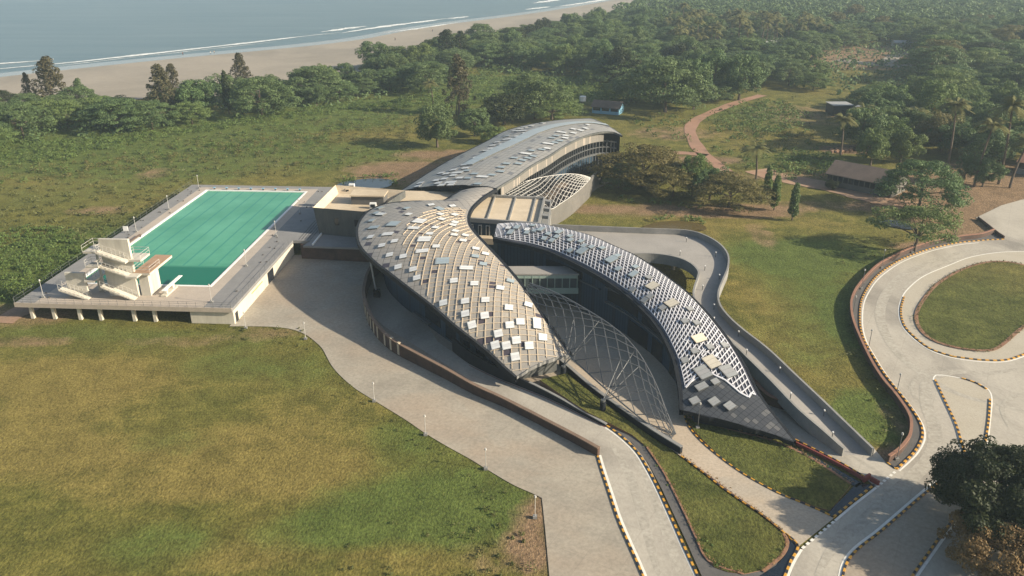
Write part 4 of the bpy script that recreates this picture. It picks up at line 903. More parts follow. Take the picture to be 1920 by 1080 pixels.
for x0, x1 in ((882, 886.5), (896, 903), (911.5, 919)):
    a, c = at(x0, 421, FZ - .9), at(x1, 421.5, FZ - .9); e0, e1 = Vector((Q[0][0], Q[0][1], 0)), Vector((Q[1][0], Q[1][1], 0)); d = (e1 - e0).normalized()
    n = Vector((d.y, -d.x, 0)); p0 = e0 + d * (Vector((a.x, a.y, 0)) - e0).dot(d); w = (c - a).length
    mid = p0 + d * w / 2; rz = math.atan2(d.y, d.x)
    b = MB(); b.box((mid.x + n.x * .04, mid.y + n.y * .04, FZ - 2.0), (w, .24, 2.1), rz); o = b.build('window', M['pale_steel'], fb)
    b = MB(); b.box((mid.x + n.x * .12, mid.y + n.y * .12, FZ - 2.0), (w * .55, .16, 1.8), rz); b.build('pane', M['glass'], o)
b = MB(); quad_prism(b, [(893, 446), (925, 448), (922, 442), (900, 441)], 3.5, 4.6); b.build('ledge', M['rooftop'], fb)
gb = thing('glass_bridge', 'enclosed footbridge with a pale roof and a row of windows linking the two front wings', 'bridge')
BZ = 6.3; Q = [tuple(at(*q, BZ))[:2] for q in ((955, 513.5), (1086, 513.5), (1062, 499), (938, 499))]
b = MB(); b.prism(Q, BZ - .25, BZ); b.build('roof', M['ramp'], gb)
Qi = lerp_quad(Q, .01, .99, .05, .95)
b = MB(); b.prism(Qi, BZ - 2.55, BZ - .25); b.build('glazing', M['bridge_glass'], gb)
b = MB(); b.prism(lerp_quad(Q, 0, 1, .02, .98), BZ - 3.4, BZ - 2.45); b.build('floor_band', M['pale_green'], gb)
e0, e1 = Vector((*Qi[0], 0)), Vector((*Qi[1], 0)); d = (e1 - e0).normalized(); n = Vector((d.y, -d.x, 0)); b = MB(); Lb = (e1 - e0).length; rz = math.atan2(d.y, d.x)
for k in range(10):
    p = e0 + d * Lb * (k + .05) / 9.1 + n * .05; b.box((p.x, p.y, BZ - 1.35), (.12, .14, 2.2), rz)
p = e0 + d * Lb * .5 + n * .04; b.box((p.x, p.y, BZ - .55), (Lb, .10, .5), rz); b.build('mullions', M['pale_green'], gb)
# sloping entrance stair seen between wings behind the bridge
st = thing('covered_stair', 'sloping grey stair roof in the dark gap behind the footbridge', 'stair')
b = MB(); P = [at(945, 465, 5.6), at(962, 480, 5.2), at(1010, 500, 3.2), at(975, 500, 3.2)]
b.face(P); b.face([Vector((p.x, p.y, p.z - .3)) for p in P][::-1])
for k in range(4):
    l = (k + 1) % 4; b.face([Vector((P[k].x, P[k].y, 0.0)), Vector((P[l].x, P[l].y, 0.0)), P[l], P[k]])
b.build('roof', M['parapet'], st)
# concrete block by the pool
cb = thing('concrete_block', 'stained grey concrete block with flared parapet beside the pool deck', 'building')
ZB = 8.0; Z0 = 2.7
T4 = [at(587, 389, ZB), at(700, 398, ZB), at(760, 357, ZB), at(629, 347, ZB)]
c = sum((Vector((p.x, p.y, 0)) for p in T4), Vector()) / 4
B4 = [Vector((p.x + (c.x - p.x) * .10, p.y, Z0)) for p in T4]; B4[1] = Vector((T4[1].x, T4[1].y, Z0)); B4[2] = Vector((T4[2].x, T4[2].y, Z0))
R4 = [Vector((p.x + (c.x - p.x) * .13, p.y + (c.y - p.y) * .16, ZB - 1.3)) for p in T4]
b = MB()
for k in range(4):
    l = (k + 1) % 4; b.face([B4[k], B4[l], T4[l], T4[k]], 0); b.face([T4[k], T4[l], R4[l], R4[k]], 1)
b.build('walls', [M['block'], M['rooftop']], cb)
b = MB(); b.face(R4); b.build('roof', M['rooftop'], cb)
A4 = [tuple(at(*q, ZB + .6))[:2] for q in ((655, 366.5), (720, 368), (728, 357), (664, 355))]
ph = thing('rooftop_cabin', 'small cream roofed cabin with dark boarded front on top of the concrete block', 'cabin')
b = MB(); b.prism(lerp_quad(A4, .03, .97, .08, .97), ZB - 1.3, ZB + .4); b.build('walls', M['asphalt'], ph)
b = MB(); b.prism(A4, ZB + .4, ZB + .65); b.build('roof', M['rooftop'], ph)
for x, y, wz in ((630, 412, 2.6), (667, 409, 2.6)):
    f = (x - 600) / 100; e0, e1 = T4[0], T4[1]; p = e0.lerp(e1, (x - 587) / 113); p = Vector((p.x, p.y, 0)); d = (e1 - e0); d.z = 0; d.normalize(); n = Vector((d.y, -d.x, 0))
    b = MB(); b.box((p.x + n.x * .0, p.y + n.y * .0, 5.6), (.75, .2, 1.3), math.atan2(d.y, d.x)); b.build('window', M['glass'], cb)
for (x, y), s_, mt in (((660, 352), (1.1, .8, 1.2), 'white'), ((648, 352), (1.4, 1.0, .7), 'parapet'), ((652, 357), (.8, .8, .8), 'rooftop'), ((699.5, 386), (1.2, .7, 1.0), 'white')):
    p = at(x, y, ZB - .8); u = thing('roof_unit', {660: 'white cooling unit by the back parapet of the concrete block', 648: 'grey cooling unit beside the back parapet of the concrete block', 652: 'small cream vent box in front of the cooling units on the concrete block', 699.5: 'white framed hatch at the front corner of the concrete block roof'}[x], 'roof unit', (p.x, p.y, 0))
    b = MB(); b.box((0, 0, ZB - 1.2 + s_[2] / 2), s_); b.build('casing', M[mt], u)
    b = MB(); b.box((0, -s_[1] / 2 - .02, ZB - 1.2 + s_[2] / 2), (s_[0] * .7, .06, s_[2] * .6)); b.build('grille', M['dark'], u)
tr = thing('roof_terrace', 'cream roof terrace between the concrete block and the neck joining the curved wings', 'terrace')
b = MB(); b.prism([tuple(at(*q, 6.6))[:2] for q in ((700, 390), (840, 385), (862, 360), (752, 357))], 0, 6.6, 0, 1); b.build('slab', [M['rooftop'], M['navy']], tr)
# ---- ramp
RIN = [(1583, 841, 0), (1540, 803, .6), (1495, 764, 1.2), (1445, 712, 1.8), (1395, 663, 2.3), (1352, 620, 2.7), (1322, 586, 3.0), (1303, 562, 3.2), (1301, 542, 3.35), (1308, 520, 3.5), (1309, 507, 3.65), (1294, 492, 3.8), (1267, 481, 3.9), (1227, 475, 4), (1187, 475, 4), (1110, 478, 4), (1050, 480, 4), (1005, 470, 4)]
ROUT = [(1638, 841, 0), (1590, 795, .6), (1540, 747, 1.2), (1490, 700, 1.8), (1440, 653, 2.3), (1395, 618, 2.7), (1367, 593, 3.0), (1350, 570, 3.2), (1347, 548, 3.35), (1355, 525, 3.5), (1365, 500, 3.65), (1365, 477, 3.8), (1350, 457, 3.9), (1323, 441, 4), (1287, 431, 4), (1207, 427.5, 4), (1107, 423.5, 4), (1035, 420.5, 4)]
ri = smooth([tuple(at(q[0], q[1], q[2] + 1.05)) for q in RIN], 6); ro = smooth([tuple(at(q[0], q[1], q[2] + 1.05)) for q in ROUT], 6)
rp = thing('ramp', 'winding grey concrete ramp with solid parapets curling round the back of the lattice roofed wing', 'ramp')
b = MB()
for k in range(len(ri) - 1):
    q = [Vector(ri[k]), Vector(ro[k]), Vector(ro[k + 1]), Vector(ri[k + 1])]; t = [p - Vector((0, 0, 1.05)) for p in q]; lo = [p - Vector((0, 0, .55)) for p in t]
    b.hexa([(p.x, p.y, p.z) for p in lo], [(p.x, p.y, p.z) for p in t])
b.build('deck_slab', M['ramp'], rp)
for ln, nm in ((ri, 'parapet'), (ro, 'parapet')):
    b = MB(); P = [Vector(p) for p in ln]; ring = []
    for k in range(len(P)):
        d = P[min(k + 1, len(P) - 1)] - P[max(k - 1, 0)]; d.z = 0; d.normalize(); nn = Vector((-d.y, d.x, 0)) * .14; i = len(b.v)
        for o, z in ((nn, -1.75), (-nn, -1.75), (-nn, 0), (nn, 0)):
            b.v.append((P[k].x + o.x, P[k].y + o.y, max(-.2, P[k].z + z)))
        ring.append(i)
    for i, j in zip(ring, ring[1:]):
        for q in range(4):
            l = (q + 1) % 4; b.f.append((i + q, i + l, j + l, j + q)); b.m.append(0)
    for i in (ring[0], ring[-1]): b.f.append((i, i + 1, i + 2, i + 3)); b.m.append(0)
    b.build(nm, M['parapet'], rp)
b = MB()
for k in range(0, len(ri), 10):
    m_ = (Vector(ri[k]) + Vector(ro[k])) / 2
    if m_.z > 3: b.tube([(m_.x, m_.y, 0), (m_.x, m_.y, m_.z - 1.5)], .35, 10)
b.build('columns', M['parapet'], rp)
# side wall of the ramp and the curved wall at its foot
uw = thing('retaining_wall', 'dark brown straight wall under the lower run of the ramp', 'wall')
b = MB(); P = [tuple(at(*q)) for q in ((1390, 676), (1425, 706), (1460, 738), (1492, 770))]; b.sweep(smooth(P, 3), .3, lambda t: 1.9 - .8 * t, z0=0.0); b.build('brickwork', M['brick'], uw)
uw = thing('retaining_wall', 'short curved wall with terracotta top between the ramp and the dark slate roof point', 'wall')
P = px_line([(1412, 722), (1420, 738), (1433, 752), (1450, 762), (1472, 768), (1494, 770)], 0, 5)
b = MB(); b.sweep(P, .35, 1.25, z0=0.0); b.build('brickwork', M['brick'], uw)
b = MB(); b.sweep(P, .5, .08, z0=1.25); b.build('coping', M['terracotta'], uw)
surface('sunken_court', [(1385, 690), (1430, 700), (1490, 762), (1440, 752), (1418, 730)], .028, 'asphalt')
# ---- walls round the front wing
def wall_thing(label, pts, w, h, mat, cop=None, n=5, cw=None, name='retaining_wall', z0=0.0, part='brickwork'):
    P = px_line(pts, 0, n); t = thing(name, label, 'wall'); b = MB(); b.sweep(P, w, h, z0=z0); b.build(part, M[mat], t)
    if cop:
        b = MB(); hh = (lambda k: h(k)) if callable(h) else (lambda k: h)
        b.sweep(P, cw or w + .12, .1, z0=z0, ztop=lambda k: z0 + hh(k) + .06, m=0)
        # keep only the top band of the coping
        me = b; N4 = len(P)
        for k in range(N4):
            for q in (0, 1):
                x, y, z = me.v[k * 4 + q]; me.v[k * 4 + q] = (x, y, z0 + hh(k / (N4 - 1)) - .06)
        me.build('coping', M[cop], t)
    return t, P
BW = [(720, 505), (703, 518), (692, 535), (686, 556), (684, 575), (688, 595), (698, 617), (715, 640), (742, 662), (786, 685), (836, 710), (888, 738), (940, 760), (988, 783), (1032, 806), (1083, 833), (1122, 855)]
bwall, P = wall_thing('long curved dark brown brick wall sweeping round the front wing and tapering to the road', BW, .35, lambda t: 2.5 - 1.4 * min(1, max(0, (t - .3) / .5)), 'brick', 'coping')
for k in range(9):
    j = int((0.30 + .026 * k + (.012 if k > 5 else 0)) * (len(P) - 1)); p = Vector(P[j]); d = (Vector(P[j + 1]) - Vector(P[j - 1])).normalized(); rz = math.atan2(d.y, d.x)
    b = MB(); b.box((p.x, p.y, 1.15), (.42, .46, 1.9), rz); b.build('pier', M['rooftop'], bwall)
bk, P = wall_thing('black retaining wall below the point of the tan ribbed roof, red along its foot', [(850, 658), (880, 681), (930, 706), (967, 721), (1010, 738), (1052, 757), (1090, 776), (1137, 799)], .3, lambda t: 2.3 - 2.0 * t ** .8, 'dark', None)
j = int(len(P) * .5); b = MB(); N4 = len(P); b.sweep(P[j:], .36, .1, z0=0.0, ztop=lambda k: 2.36 - 2.0 * (.5 + .5 * k) ** .8)
for k in range(len(P) - j):
    for q in (0, 1): x, y, z = b.v[k * 4 + q]; b.v[k * 4 + q] = (x, y, b.v[k * 4 + 2][2] - .1)
b.build('coping', M['parapet'], bk)
line_mark([(880, 685), (930, 709), (967, 724), (1010, 741), (1052, 760), (1090, 779), (1136, 801)], .12, .05, 4, 'red', 'red_edge_line')
wall_thing('low dark wall along the left side of the entrance walk, ending in a square grey end', [(1050, 684), (1075, 706), (1110, 736), (1150, 766), (1190, 795), (1230, 822), (1277, 851)], .35, .95, 'dark', 'parapet', part='wall_body')
tw, P = wall_thing('terracotta coped wall on the outside of the roundabout bend', OUTW, .2, .95, 'brick', 'terracotta', cw=.34)
wall_thing('low red brown wall between the slate roof point and the channel kerb', [(1488, 832), (1530, 852), (1580, 878), (1622, 903)], .2, .4, 'red', None, part='wall_body')
kerb([(1490, 829), (1530, 849), (1580, 875), (1620, 899)], n=2, w=.12, h=.46)
bx = thing('concrete_sump', 'small red brown box structure at the end of the channel', 'box')
b = MB(); p = at(1624, 901); b.box((p.x, p.y, .35), (1.1, .25, .7), .6); b.box((p.x + .7, p.y - .45, .28), (.22, 1.0, .56), .6); b.build('casing', M['red'], bx)
wall_thing('thin low dark wall beside the road leaving the top of the roundabout', [(1833, 411), (1850, 424), (1866, 437), (1882, 448)], .2, .6, 'brick', None, part='wall_body')
# ---- plinth under the block
pl = thing('plinth_wall', 'dark brown plinth wall below the concrete block', 'wall')
a, c = at(567, 484), at(712, 492); b = MB(); b.sweep([a, c], .4, 2.75, z0=0); b.build('brickwork', M['brick'], pl)
b = MB(); q = [tuple(at(568, 461, 2.75))[:2], tuple(at(712, 466, 2.75))[:2], tuple(at(712, 430, 2.75))[:2], tuple(at(600, 440, 2.75))[:2]]; b.prism(q, 2.4, 2.76); b.build('ledge', M['deck_grey'], pl)
# ================================================================== the pool
DZ = 2.7
def dk(x, y): return at(x, y, DZ)
pdk = thing('pool_deck', 'raised grey and tan pool deck on pale columns with cream side walls', 'pool deck')
NL, NR, FRr, FLr = dk(147, 529.5), dk(392, 536), dk(573, 360), dk(387, 357)   # water corners
ax = ((FLr - NL).normalized() + (FRr - NR).normalized()).normalized(); ay = Vector((ax.y, -ax.x, 0))  # along, across (right)
O = (NL + NR) / 2; LEN = ((FLr + FRr) / 2 - O).dot(ax); HW = ((NR - NL).dot(ay) + (FRr - FLr).dot(ay)) / 4
def pp(u, v, z=0): q = O + ax * v + ay * u; return Vector((q.x, q.y, z))   # u across, v along
def loc(px, py, z=DZ): q = at(px, py, z) - O; return q.dot(ay), q.dot(ax)
uL, vN = loc(54, 566); uR, _ = loc(427, 583); uR2, vW = loc(548, 456); uF, vF = loc(622, 350)
_, vF2 = loc(372, 347); vF = (vF + vF2) / 2; vN = (vN + loc(427, 583)[1]) / 2
uL = -HW - 5.2; uR = (uR + uR2) / 2
def ring(b, u0, u1, v0, v1, ui0, ui1, vi0, vi1, z0, z1, m=0):
    for q in ((u0, u1, v0, vi0), (u0, u1, vi1, v1), (u0, ui0, vi0, vi1), (ui1, u1, vi0, vi1)):
        b.prism([tuple(pp(q[0], q[2]))[:2], tuple(pp(q[1], q[2]))[:2], tuple(pp(q[1], q[3]))[:2], tuple(pp(q[0], q[3]))[:2]], z0, z1, m)
def rect(u0, u1, v0, v1): return [tuple(pp(u0, v0))[:2], tuple(pp(u1, v0))[:2], tuple(pp(u1, v1))[:2], tuple(pp(u0, v1))[:2]]
b = MB(); ring(b, -HW - 2.2, HW + 2.3, vN, LEN + 2.2, -HW - .45, HW + .45, -.45, LEN + .45, DZ - .55, DZ); b.build('tan_paving', M['deck'], pdk)
b = MB(); b.prism(rect(uL, -HW - 2.2, vN, vF), DZ - .55, DZ); b.prism(rect(HW + 2.3, uR, vN, vF), DZ - .55, DZ); b.prism(rect(-HW - 2.2, HW + 2.3, LEN + 2.2, vF), DZ - .55, DZ)
b.prism(rect(uR, uR + 9, vW + 1.5, vF), DZ - .55, DZ); b.build('grey_paving', M['deck_grey'], pdk)
b = MB(); ring(b, -HW - .45, HW + .45, -.45, LEN + .45, -HW, HW, 0, LEN, DZ - .5, DZ + .05); b.build('coping', M['white'], pdk)
b = MB(); ring(b, -HW - .3, HW + .3, -.3, LEN + .3, -HW - .02, HW + .02, -.02, LEN + .02, 0, DZ - .49); b.prism(rect(-HW, HW, 0, LEN), -.1, .02); b.build('basin', M['cream'], pdk)
b = MB(); b.prism(rect(uR - .3, uR, vN + .3, vW + 1.4), 0, DZ - .5); uS = loc(345, 585)[0]; b.prism(rect(uS, uR - .3, vN + .3, vN + .6), 0, DZ - .5); b.prism(rect(uS, uS + .3, vN + .6, vN + 9), 0, DZ - .5); b.build('wall', M['cream'], pdk)
b = MB(); b.prism(rect(uL + .3, uR - .4, vN + 8.6, vN + 9), 0, DZ - .56); b.build('back_wall', M['block'], pdk)
b = MB(); b.prism(rect(uL + .6, uL + .9, vN + 9, vF - .3), 0, DZ - .56); b.prism(rect(uL + .6, uR + 9, vF - .6, vF - .3), 0, DZ - .56); b.build('side_wall', M['block'], pdk)
for v0, v1, z0, z1 in ((loc(506, 500)[1] - 1.4, loc(506, 500)[1] + 1.4, .05, 2.05), (vN + .9, vN + 1.9, .05, 1.6)):
    b = MB(); b.prism(rect(uR - .1, uR + .04, v0, v1), z0, z1); b.build('door', M['glass'], pdk)
b = MB(); b.prism(rect(uR, uR + .05, vN + 8, vN + 13), 1.6, 1.72); b.build('pipe', M['yellow'], pdk)
for x in (57, 100, 150, 190, 255, 295):
    u, v = loc(x, 572, 2.2); 
    b = MB(); b.prism(rect(u - .24, u + .24, vN + .35, vN + .83), 0, DZ - .55); b.build('column', M['cream'], pdk)
for x in (80, 172, 268, 330):
    u, v = loc(x, 572, 2.2); b = MB(); b.prism(rect(u - .2, u + .2, vN + 5, vN + 5.4), 0, DZ - .55); b.build('column', M['cream'], pdk)
b = MB(); b.prism(rect(uL, uR, vN - .05, vN + .15), DZ - .6, DZ + .12); b.build('front_beam', M['deck'], pdk)
b = MB()
for v in (vN + .05,):
    for z in (.35, .7, 1.0): b.tube([pp(uL + .1, v, DZ + z), pp(uR - .1, v, DZ + z)], .022, 4)
    for k in range(26): u = uL + .1 + (uR - uL - .2) * k / 25; b.tube([pp(u, v, DZ + .1), pp(u, v, DZ + 1.0)], .025, 4)
for u_, v0, v1 in ((uL + .1, vN, vF), (uR - .1, vN, vW)):
    for z in (.5, 1.0): b.tube([pp(u_, v0, DZ + z), pp(u_, v1, DZ + z)], .022, 4)
    for k in range(int((v1 - v0) / 2.5) + 1): b.tube([pp(u_, v0 + 2.5 * k, DZ), pp(u_, v0 + 2.5 * k, DZ + 1)], .025, 4)
b.build('railing', M['steel'], pdk)
b = MB(); us = uR + .4
for k in range(6): b.prism(rect(us + k * .55, us + (k + 1) * .55, vW + 2, vW + 13), DZ - .3 * k - .3, DZ + .004 - .0 + .32 * (k == 99) + .28 * k * .0 + .001 * k)
b.build('step_treads', M['deck_grey'], pdk)
b = MB()
for k in range(5): b.prism(rect(us + .5 + k * .55, us + .56 + k * .55, vW + 2, vW + 13), DZ, DZ + .05)
b.build('step_edges', M['black'], pdk)
b = MB(); b.prism(rect(us + 3.9, us + 4.15, vW - 1, vW + 12), DZ, DZ + .35); b.build('low_kerb', M['white'], pdk)
for k in range(46):
    u = rnd.choice((rnd.uniform(uL + .5, -HW - .8), rnd.uniform(HW + .8, uR - .5))); v = rnd.uniform(vN + 1, vF - 1)
    p = pp(u, v); b = MB(); b.box((p.x, p.y, DZ + .1), (rnd.uniform(.12, .3), rnd.uniform(.12, .25), .2), .1); b.build('floor_outlet', M['asphalt'], pdk)
# water of the pool: shallow blue green, the near diving end deeper and greener
def pool_mat():
    m, t, p = nodes('pool_water'); v = wpos(t)
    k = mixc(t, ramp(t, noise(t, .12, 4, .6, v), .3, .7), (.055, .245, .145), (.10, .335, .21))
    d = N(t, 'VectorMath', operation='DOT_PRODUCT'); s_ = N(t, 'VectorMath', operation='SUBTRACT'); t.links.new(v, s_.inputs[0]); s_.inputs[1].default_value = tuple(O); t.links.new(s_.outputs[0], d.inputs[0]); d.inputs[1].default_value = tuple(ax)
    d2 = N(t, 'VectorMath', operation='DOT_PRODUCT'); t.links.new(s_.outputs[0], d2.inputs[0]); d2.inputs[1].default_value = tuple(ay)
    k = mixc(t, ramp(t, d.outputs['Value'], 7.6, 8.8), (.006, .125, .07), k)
    la = mth(t, 'FRACT', mth(t, 'ADD', mth(t, 'MULTIPLY', d2.outputs['Value'], 8 / (2 * HW)), .5 + mth_off))
    ln = mth(t, 'MULTIPLY', mth(t, 'LESS_THAN', mth(t, 'ABSOLUTE', mth(t, 'SUBTRACT', la, .5)), .065), mth(t, 'GREATER_THAN', d.outputs['Value'], 8.5))
    k = mixc(t, mth(t, 'MULTIPLY', ln, .7), k, (.03, .20, .15))
    t.links.new(k, p.inputs['Base Color']); setin(p, Roughness=.2); p.inputs['Specular IOR Level'].default_value = .2; bump(t, p, noise(t, 1.6, 4, .6, v), .08, .2); return m
mth_off = 0.0
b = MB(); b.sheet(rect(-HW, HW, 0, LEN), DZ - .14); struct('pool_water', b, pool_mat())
for k in range(8):
    u = -HW + (k + .5) * 2 * HW / 8
    sb_ = thing('starting_block', 'small blue starting block on the far edge of the pool', 'starting block', tuple(pp(u, LEN + .9, DZ)), math.atan2(ay.y, ay.x), 'starting blocks on the far pool edge')
    b = MB(); b.box((0, 0, .2), (.3, .35, .4)); b.build('pedestal', M['steel'], sb_); b = MB(); b.box((0, -.1, .43), (.5, .5, .06)); b.build('top_board', M['blue_wall'], sb_)
# ---- diving tower
tu, tv = loc(235, 554); tw = thing('diving_tower', 'tall cream diving tower with slab wall, zigzag stairs and planked platforms', 'diving tower', tuple(pp(tu, tv, DZ)), math.atan2(ay.y, ay.x))
def bxs(name, mat, parent, *boxes):
    b = MB()
    for c, s_ in boxes: b.box(c, s_)
    return b.build(name, M[mat], parent)
bxs('slab_wall', 'tower', tw, ((0, 0, 4.7), (4.6, .5, 9.4)))
bxs('pillar', 'tower', tw, ((3.4, 1.8, 1.75), (1.5, 3.4, 3.5)))
bxs('platform', 'tower', tw, ((3.5, 3.4, 3.85), (2.7, 7.6, .35))); bxs('platform_planks', 'wood', tw, ((3.5, 3.4, 4.06), (2.7, 7.6, .06)))
bxs('platform', 'tower', tw, ((2.6, .9, 6.1), (2.6, 3.0, .3))); bxs('platform', 'tower', tw, ((-3.3, .2, 7.6), (2.2, 3.2, .3))); bxs('platform', 'tower', tw, ((-3.2, -.9, 5.4), (2.0, 1.8, .25))); bxs('platform', 'tower', tw, ((2.6, -1.0, 3.85), (1.8, 1.7, .25)))
def flight(x0, z0, x1, z1, y, nm='stair_flight'):
    b = MB(); y0, y1 = y - .6, y + .6
    b.hexa([(min(x0, x1), y0, (z0 if x0 < x1 else z1) - .22), (max(x0, x1), y0, (z1 if x0 < x1 else z0) - .22), (max(x0, x1), y1, (z1 if x0 < x1 else z0) - .22), (min(x0, x1), y1, (z0 if x0 < x1 else z1) - .22)], [(min(x0, x1), y0, (z0 if x0 < x1 else z1)), (max(x0, x1), y0, (z1 if x0 < x1 else z0)), (max(x0, x1), y1, (z1 if x0 < x1 else z0)), (min(x0, x1), y1, (z0 if x0 < x1 else z1))])
    o = b.build(nm, M['tower'], tw); b = MB()
    for yy in (y0 + .05, y1 - .05):
        for z in (.5, .95): b.tube([(x0, yy, z0 + z), (x1, yy, z1 + z)], .022, 4)
        for k in range(8): f = k / 7; b.tube([(x0 + (x1 - x0) * f, yy, z0 + (z1 - z0) * f), (x0 + (x1 - x0) * f, yy, z0 + (z1 - z0) * f + .95)], .025, 4)
    b.build('handrail', M['pale_steel'], o)
flight(2.3, .1, -2.6, 2.2, -1.2); flight(2.0, 3.95, -2.4, 5.45, -1.0); flight(2.0, 6.2, -2.4, 7.7, -.95)
b = MB()
for (x0, x1, y0, y1, z) in ((2.2, 4.8, -.2, 7.1, 4.0), (1.4, 3.9, -.5, 2.4, 6.25), (-4.4, -2.2, -1.4, 1.8, 7.75), (-4.2, -2.2, -1.8, 0, 5.5)):
    ys = [(x0, y0), (x0, y1), (x1, y1), (x1, y0)] if y1 < 5 else [(x0, y1 - 4), (x0, y0), (x1, y0), (x1, y1 - 4)]
    for h in (.55, 1.0): b.tube([(x, y, z + h) for x, y in ys], .03, 4)
    for x, y in ys: b.tube([(x, y, z), (x, y, z + 1)], .03, 4)
b.build('railing', M['pale_steel'], tw)
bxs('leg', 'tower', tw, ((-3.9, 1.2, 3.8), (.3, .3, 7.5)))
tu, tv = loc(150, 554); t2 = thing('diving_tower', 'short grey diving stand with plain slab wall left of the tall tower', 'diving tower', tuple(pp(tu, tv, DZ)), math.atan2(ay.y, ay.x))
bxs('slab_wall', 'tower', t2, ((0, 0, 1.95), (3.1, .4, 3.9))); bxs('platform', 'tower', t2, ((2.3, 2.2, 2.6), (1.6, 5.4, .28))); bxs('pillar', 'tower', t2, ((2.5, 1.8, 1.3), (.5, .5, 2.5))); bxs('pillar', 'tower', t2, ((2.4, 4.6, 1.3), (.4, .4, 2.5)))
tw2 = tw; tw = t2; flight(2.2, .1, -2.2, 1.6, -1.0); tw = tw2
b = MB()
for x in (1.55, 3.05):
    for z in (.5, 1.0): b.tube([(x, -.3, 2.75 + z), (x, 3.6, 2.75 + z)], .03, 4)
    for k in range(5): b.tube([(x, -.3 + .97 * k, 2.75), (x, -.3 + .97 * k, 3.75)], .03, 4)
b.build('railing', M['pale_steel'], t2)
u0, v0 = loc(308, 556); u1, v1 = loc(340, 531)
sbd = thing('springboard', 'long white springboard on a low stand at the near edge of the pool', 'diving board', tuple(pp(u0, v0, DZ)), math.atan2(ax.y, ax.x) )
Ls = 6.2; bxs('board', 'white', sbd, ((Ls / 2, 0, .95), (Ls, .6, .1))); bxs('stand', 'tower', sbd, ((.7, 0, .45), (.5, .55, .9)), ((2.9, 0, .45), (.6, .55, .9))); bxs('base', 'cream', sbd, ((1.8, 0, .12), (4, .9, .24)))
hut = thing('notice_board', 'small white board standing on the left edge of the pool deck', 'board', tuple(pp(*loc(237, 437), DZ))); bxs('board', 'white', hut, ((0, 0, .9), (.9, .12, .9))); bxs('legs', 'steel', hut, ((-.3, 0, .25), (.06, .06, .5)), ((.3, 0, .25), (.06, .06, .5)))
bn = thing('bench', 'long low brown bench on the pool deck by the tall tower', 'bench', tuple(pp(*loc(252, 452), DZ)), math.atan2(ax.y, ax.x)); bxs('seat', 'coping', bn, ((0, 0, .45), (5, .5, .08))); bxs('leg', 'brick', bn, ((-2.2, 0, .2), (.1, .4, .4))); bxs('leg', 'brick', bn, ((2.2, 0, .2), (.1, .4, .4)))
# ================================================================== lamps and bollards
def lamp(name, h, mat, twin=False):
    r = thing(name, 'x', 'lamp post'); b = MB(); b.tube([(0, 0, .25), (0, 0, h)], [.045, .035], 6); b.build('pole', M[mat], r)
    b = MB(); b.box((0, 0, .14), (.42, .42, .28)); b.build('base', M['parapet'], r)
    b = MB(); b.tube([(0, 0, h), (0, 0, h + .08), (0, 0, h + .3)], [.04, .14, .10], 8); b.build('lamp_head', M['pale_steel'], r); return r
d_proto = None
for i, (x, y, l) in enumerate(((82, 566 - 8, 'lamp post at the near left corner of the pool deck'), (256, 435, 'lamp post on the left pool edge just beyond the tall tower'), (317, 393, 'lamp post midway along the left edge of the pool deck'), (373, 353, 'lamp post at the far left corner of the pool deck'), (562, 401, 'lamp post on the right of the pool near the far corner'), (518, 443, 'lamp post on the right of the pool beside the steps'), (462, 499, 'lamp post midway along the right edge of the pool deck'), (397, 567, 'lamp post at the near right corner of the pool'))):
    p = at(x, y, DZ)
    if d_proto is None: d_proto = lamp('lamp_post', 2.75, 'pale_steel'); d_proto.location = p; d_proto['label'] = 'white ' + l; d_proto['group'] = 'lamp posts round the pool'
    else: copy_thing(d_proto, p, 0, 1, 'white ' + l, 'lamp posts round the pool')
f_proto = None
for x, y, l in ((573, 636, 'short grey lamp post on the field edge nearest the curved brown wall'), (461, 616, 'short grey lamp post by the cream corner of the pool deck'), (702, 753, 'short grey lamp post on the grass edge below the bend of the brown wall'), (798, 816, 'short grey lamp post on the grass edge, fourth along the forecourt'), (911, 880, 'short grey lamp post on the grass edge opposite the end of the brown wall'), (1003, 971, 'short grey lamp post on a square footing at the sharp corner of the field')):
    p = at(x, y)
    if f_proto is None: f_proto = lamp('lamp_post', 2.5, 'pale_steel'); f_proto.location = p; f_proto['label'] = l; f_proto['group'] = 'lamp posts along the field edge'
    else: copy_thing(f_proto, p, 0, 1, l, 'lamp posts along the field edge')
s_proto = None
for x, y, l in ((1787, 455, 'tall street lamp behind the top of the roundabout, beside the umbrella tree'), (1710, 474, 'tall street lamp at the trunk of the umbrella tree'), (1653, 503, 'tall street lamp on the roundabout wall, just left of the umbrella tree'), (1615, 542, 'tall street lamp at the outermost bend of the roundabout wall'), (1598, 594, 'tall street lamp leaning over the channel on the bend of the roundabout'), (1627, 660, 'tall street lamp in the channel below the outermost bend'), (1679, 746, 'tall street lamp in the channel opposite the traffic islet'), (1681, 862, 'tall street lamp at the lower end of the roundabout wall'), (1308, 803, 'tall street lamp in the garden before the slate roof point')):
    p = at(x, y)
    if s_proto is None: s_proto = lamp('street_lamp', 3.3, 'steel'); s_proto.location = p; s_proto['label'] = l; s_proto['group'] = 'street lamps'
    else: copy_thing(s_proto, p, 0, 1, l, 'street lamps')
r_proto = None
